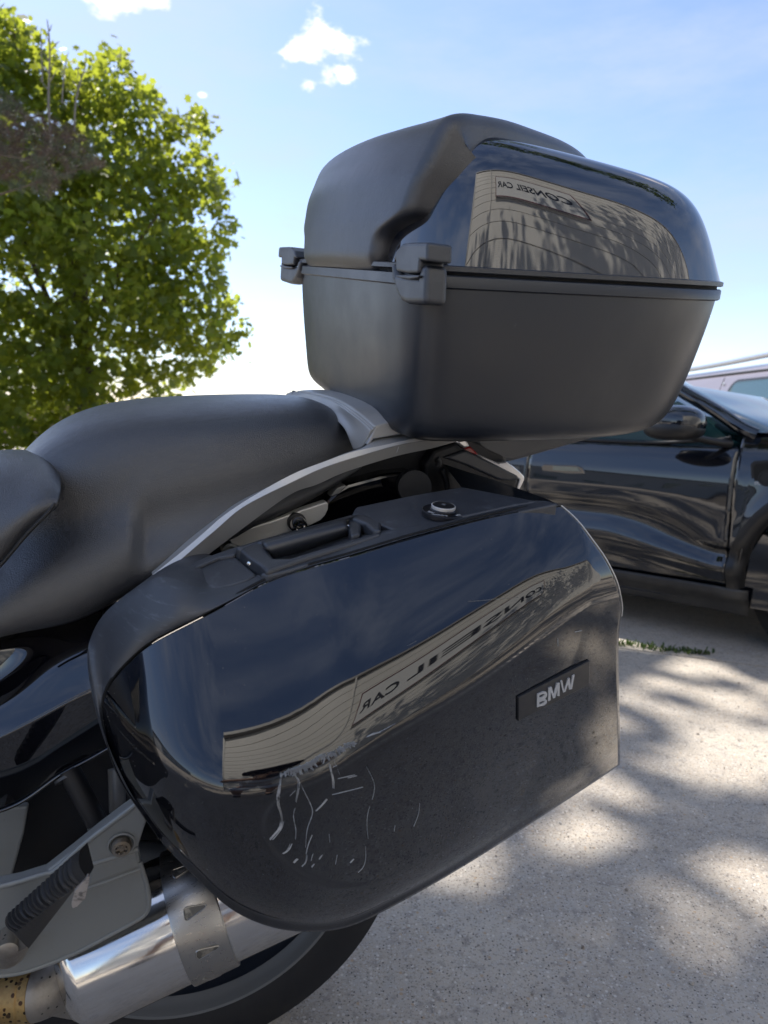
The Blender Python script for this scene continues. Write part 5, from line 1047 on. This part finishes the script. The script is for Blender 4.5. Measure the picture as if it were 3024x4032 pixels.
# ================================================================ PHOTOGRAPHER
per=empty('person',Matrix.Translation((0,-.45,0)),'person in white t-shirt and shorts bending forward with a phone, mirrored in the pannier','person')
skinm=mat('skin',(.42,.25,.17),.5); cloth=mat('white_cotton',(.62,.64,.68),.85); hair=mat('dark_hair',(.02,.016,.013),.8); shoe=mat('dark_shoe',(.03,.03,.032),.6); sock=mat('white_sock',(.6,.6,.6),.9)
def skinbody(name,verts,edges,radii,m,root=0,sub=2):
    me=bpy.data.meshes.new(name); me.from_pydata([tuple(np.array(v)+[0,.45,0]) for v in verts],edges,[]); me.materials.append(m); o=bpy.data.objects.new(name,me); COL.objects.link(o); o.parent=per
    md=o.modifiers.new('skin','SKIN'); md.use_smooth_shade=True
    for i,r_ in enumerate(radii): me.skin_vertices[0].data[i].radius=(r_ if isinstance(r_,tuple) else (r_,r_)); me.skin_vertices[0].data[i].use_root=(i==root)
    s_=o.modifiers.new('sub','SUBSURF'); s_.levels=sub; s_.render_levels=sub; return o
Vb=[(0,-.88,.78),(0,-.83,.92),(0,-.71,1.05),(0,-.60,1.12),(0,-.54,1.165),(0,-.48,1.235),(0,-.49,1.32)]
Eb=[(0,1),(1,2),(2,3),(3,4),(4,5),(5,6)]; Rb=[.13,.125,.14,.07,.055,.09,.075]
for sg in (-1,1):
    b=len(Vb); Vb+=[(sg*.18,-.62,1.09),(sg*.35,-.50,.99),(sg*.36,-.44,.96),(sg*.20,-.20,.96),(sg*.075,-.08,.97)]; Eb+=[(3,b),(b,b+1),(b+1,b+2),(b+2,b+3),(b+3,b+4)]; Rb+=[.06,.047,.043,.035,.032]
    b=len(Vb); Vb+=[(sg*.12,-.84,.70),(sg*.17,-.64,.44),(sg*.17,-.66,.37),(sg*.18,-.74,.10),(sg*.18,-.62,.045)]; Eb+=[(0,b),(b,b+1),(b+1,b+2),(b+2,b+3),(b+3,b+4)]; Rb+=[.085,.062,.055,.042,.035]
skinbody('body',Vb,Eb,Rb,skinm)
skinbody('tshirt',[(0,-.87,.80),(0,-.83,.92),(0,-.71,1.05),(0,-.61,1.11),(-.18,-.62,1.09),(-.28,-.55,1.03),(.18,-.62,1.09),(.28,-.55,1.03)],[(0,1),(1,2),(2,3),(3,4),(4,5),(3,6),(6,7)],[.165,.155,.17,.09,.09,.075,.09,.075],cloth)
skinbody('shorts',[(0,-.89,.80),(0,-.88,.76),(-.13,-.82,.68),(-.17,-.68,.49),(.13,-.82,.68),(.17,-.68,.49)],[(0,1),(1,2),(2,3),(1,4),(4,5)],[.15,.16,.115,.10,.115,.10],cloth)
for sg in (-1,1):
    skinbody('sock',[(sg*.18,-.735,.10),(sg*.178,-.72,.20)],[(0,1)],[.048,.05],sock); skinbody('shoe',[(sg*.18,-.76,.05),(sg*.18,-.60,.045),(sg*.185,-.53,.035)],[(0,1),(1,2)],[.05,.05,.035],shoe)
    # fingers round the phone
    for f_ in range(4):
        z_1=.995-.018*f_; skinbody('finger',[(sg*.078,-.075,z_1-.01),(sg*.070,-.045,z_1),(sg*.050,-.028,z_1+.002),(sg*.030,-.026,z_1)],[(0,1),(1,2),(2,3)],[.010,.009,.0085,.007],skinm,sub=1)
    skinbody('thumb',[(sg*.072,-.085,.975),(sg*.055,-.078,.955),(sg*.036,-.07,.95)],[(0,1),(1,2)],[.012,.010,.008],skinm,sub=1)
ellip('hair',(0,-.50+.45,1.345),(.11,.125,.095),hair,per)
ellip('hat_brim',(0,-.45+.45,1.325),(.15,.17,.012),hair,per)
for sg in (-1,1): ellip('ear',(sg*.088,-.49+.45,1.28),(.012,.022,.032),skinm,per,k=10,n=8); ellip('eye',(sg*.032,-.405+.45,1.29),(.012,.008,.007),gapm,per,k=10,n=8)
ellip('nose',(0,-.388+.45,1.26),(.014,.02,.024),skinm,per,k=10,n=8); ellip('mouth',(0,-.40+.45,1.223),(.024,.008,.006),mat('lips',(.3,.12,.1),.5),per,k=10,n=8)
ph=wbox('phone',(0,-.0405,.963),(.150,.009,.074),darkm,None,bev=.003); tag(ph,'black phone held sideways in both hands in front of the bike','phone')
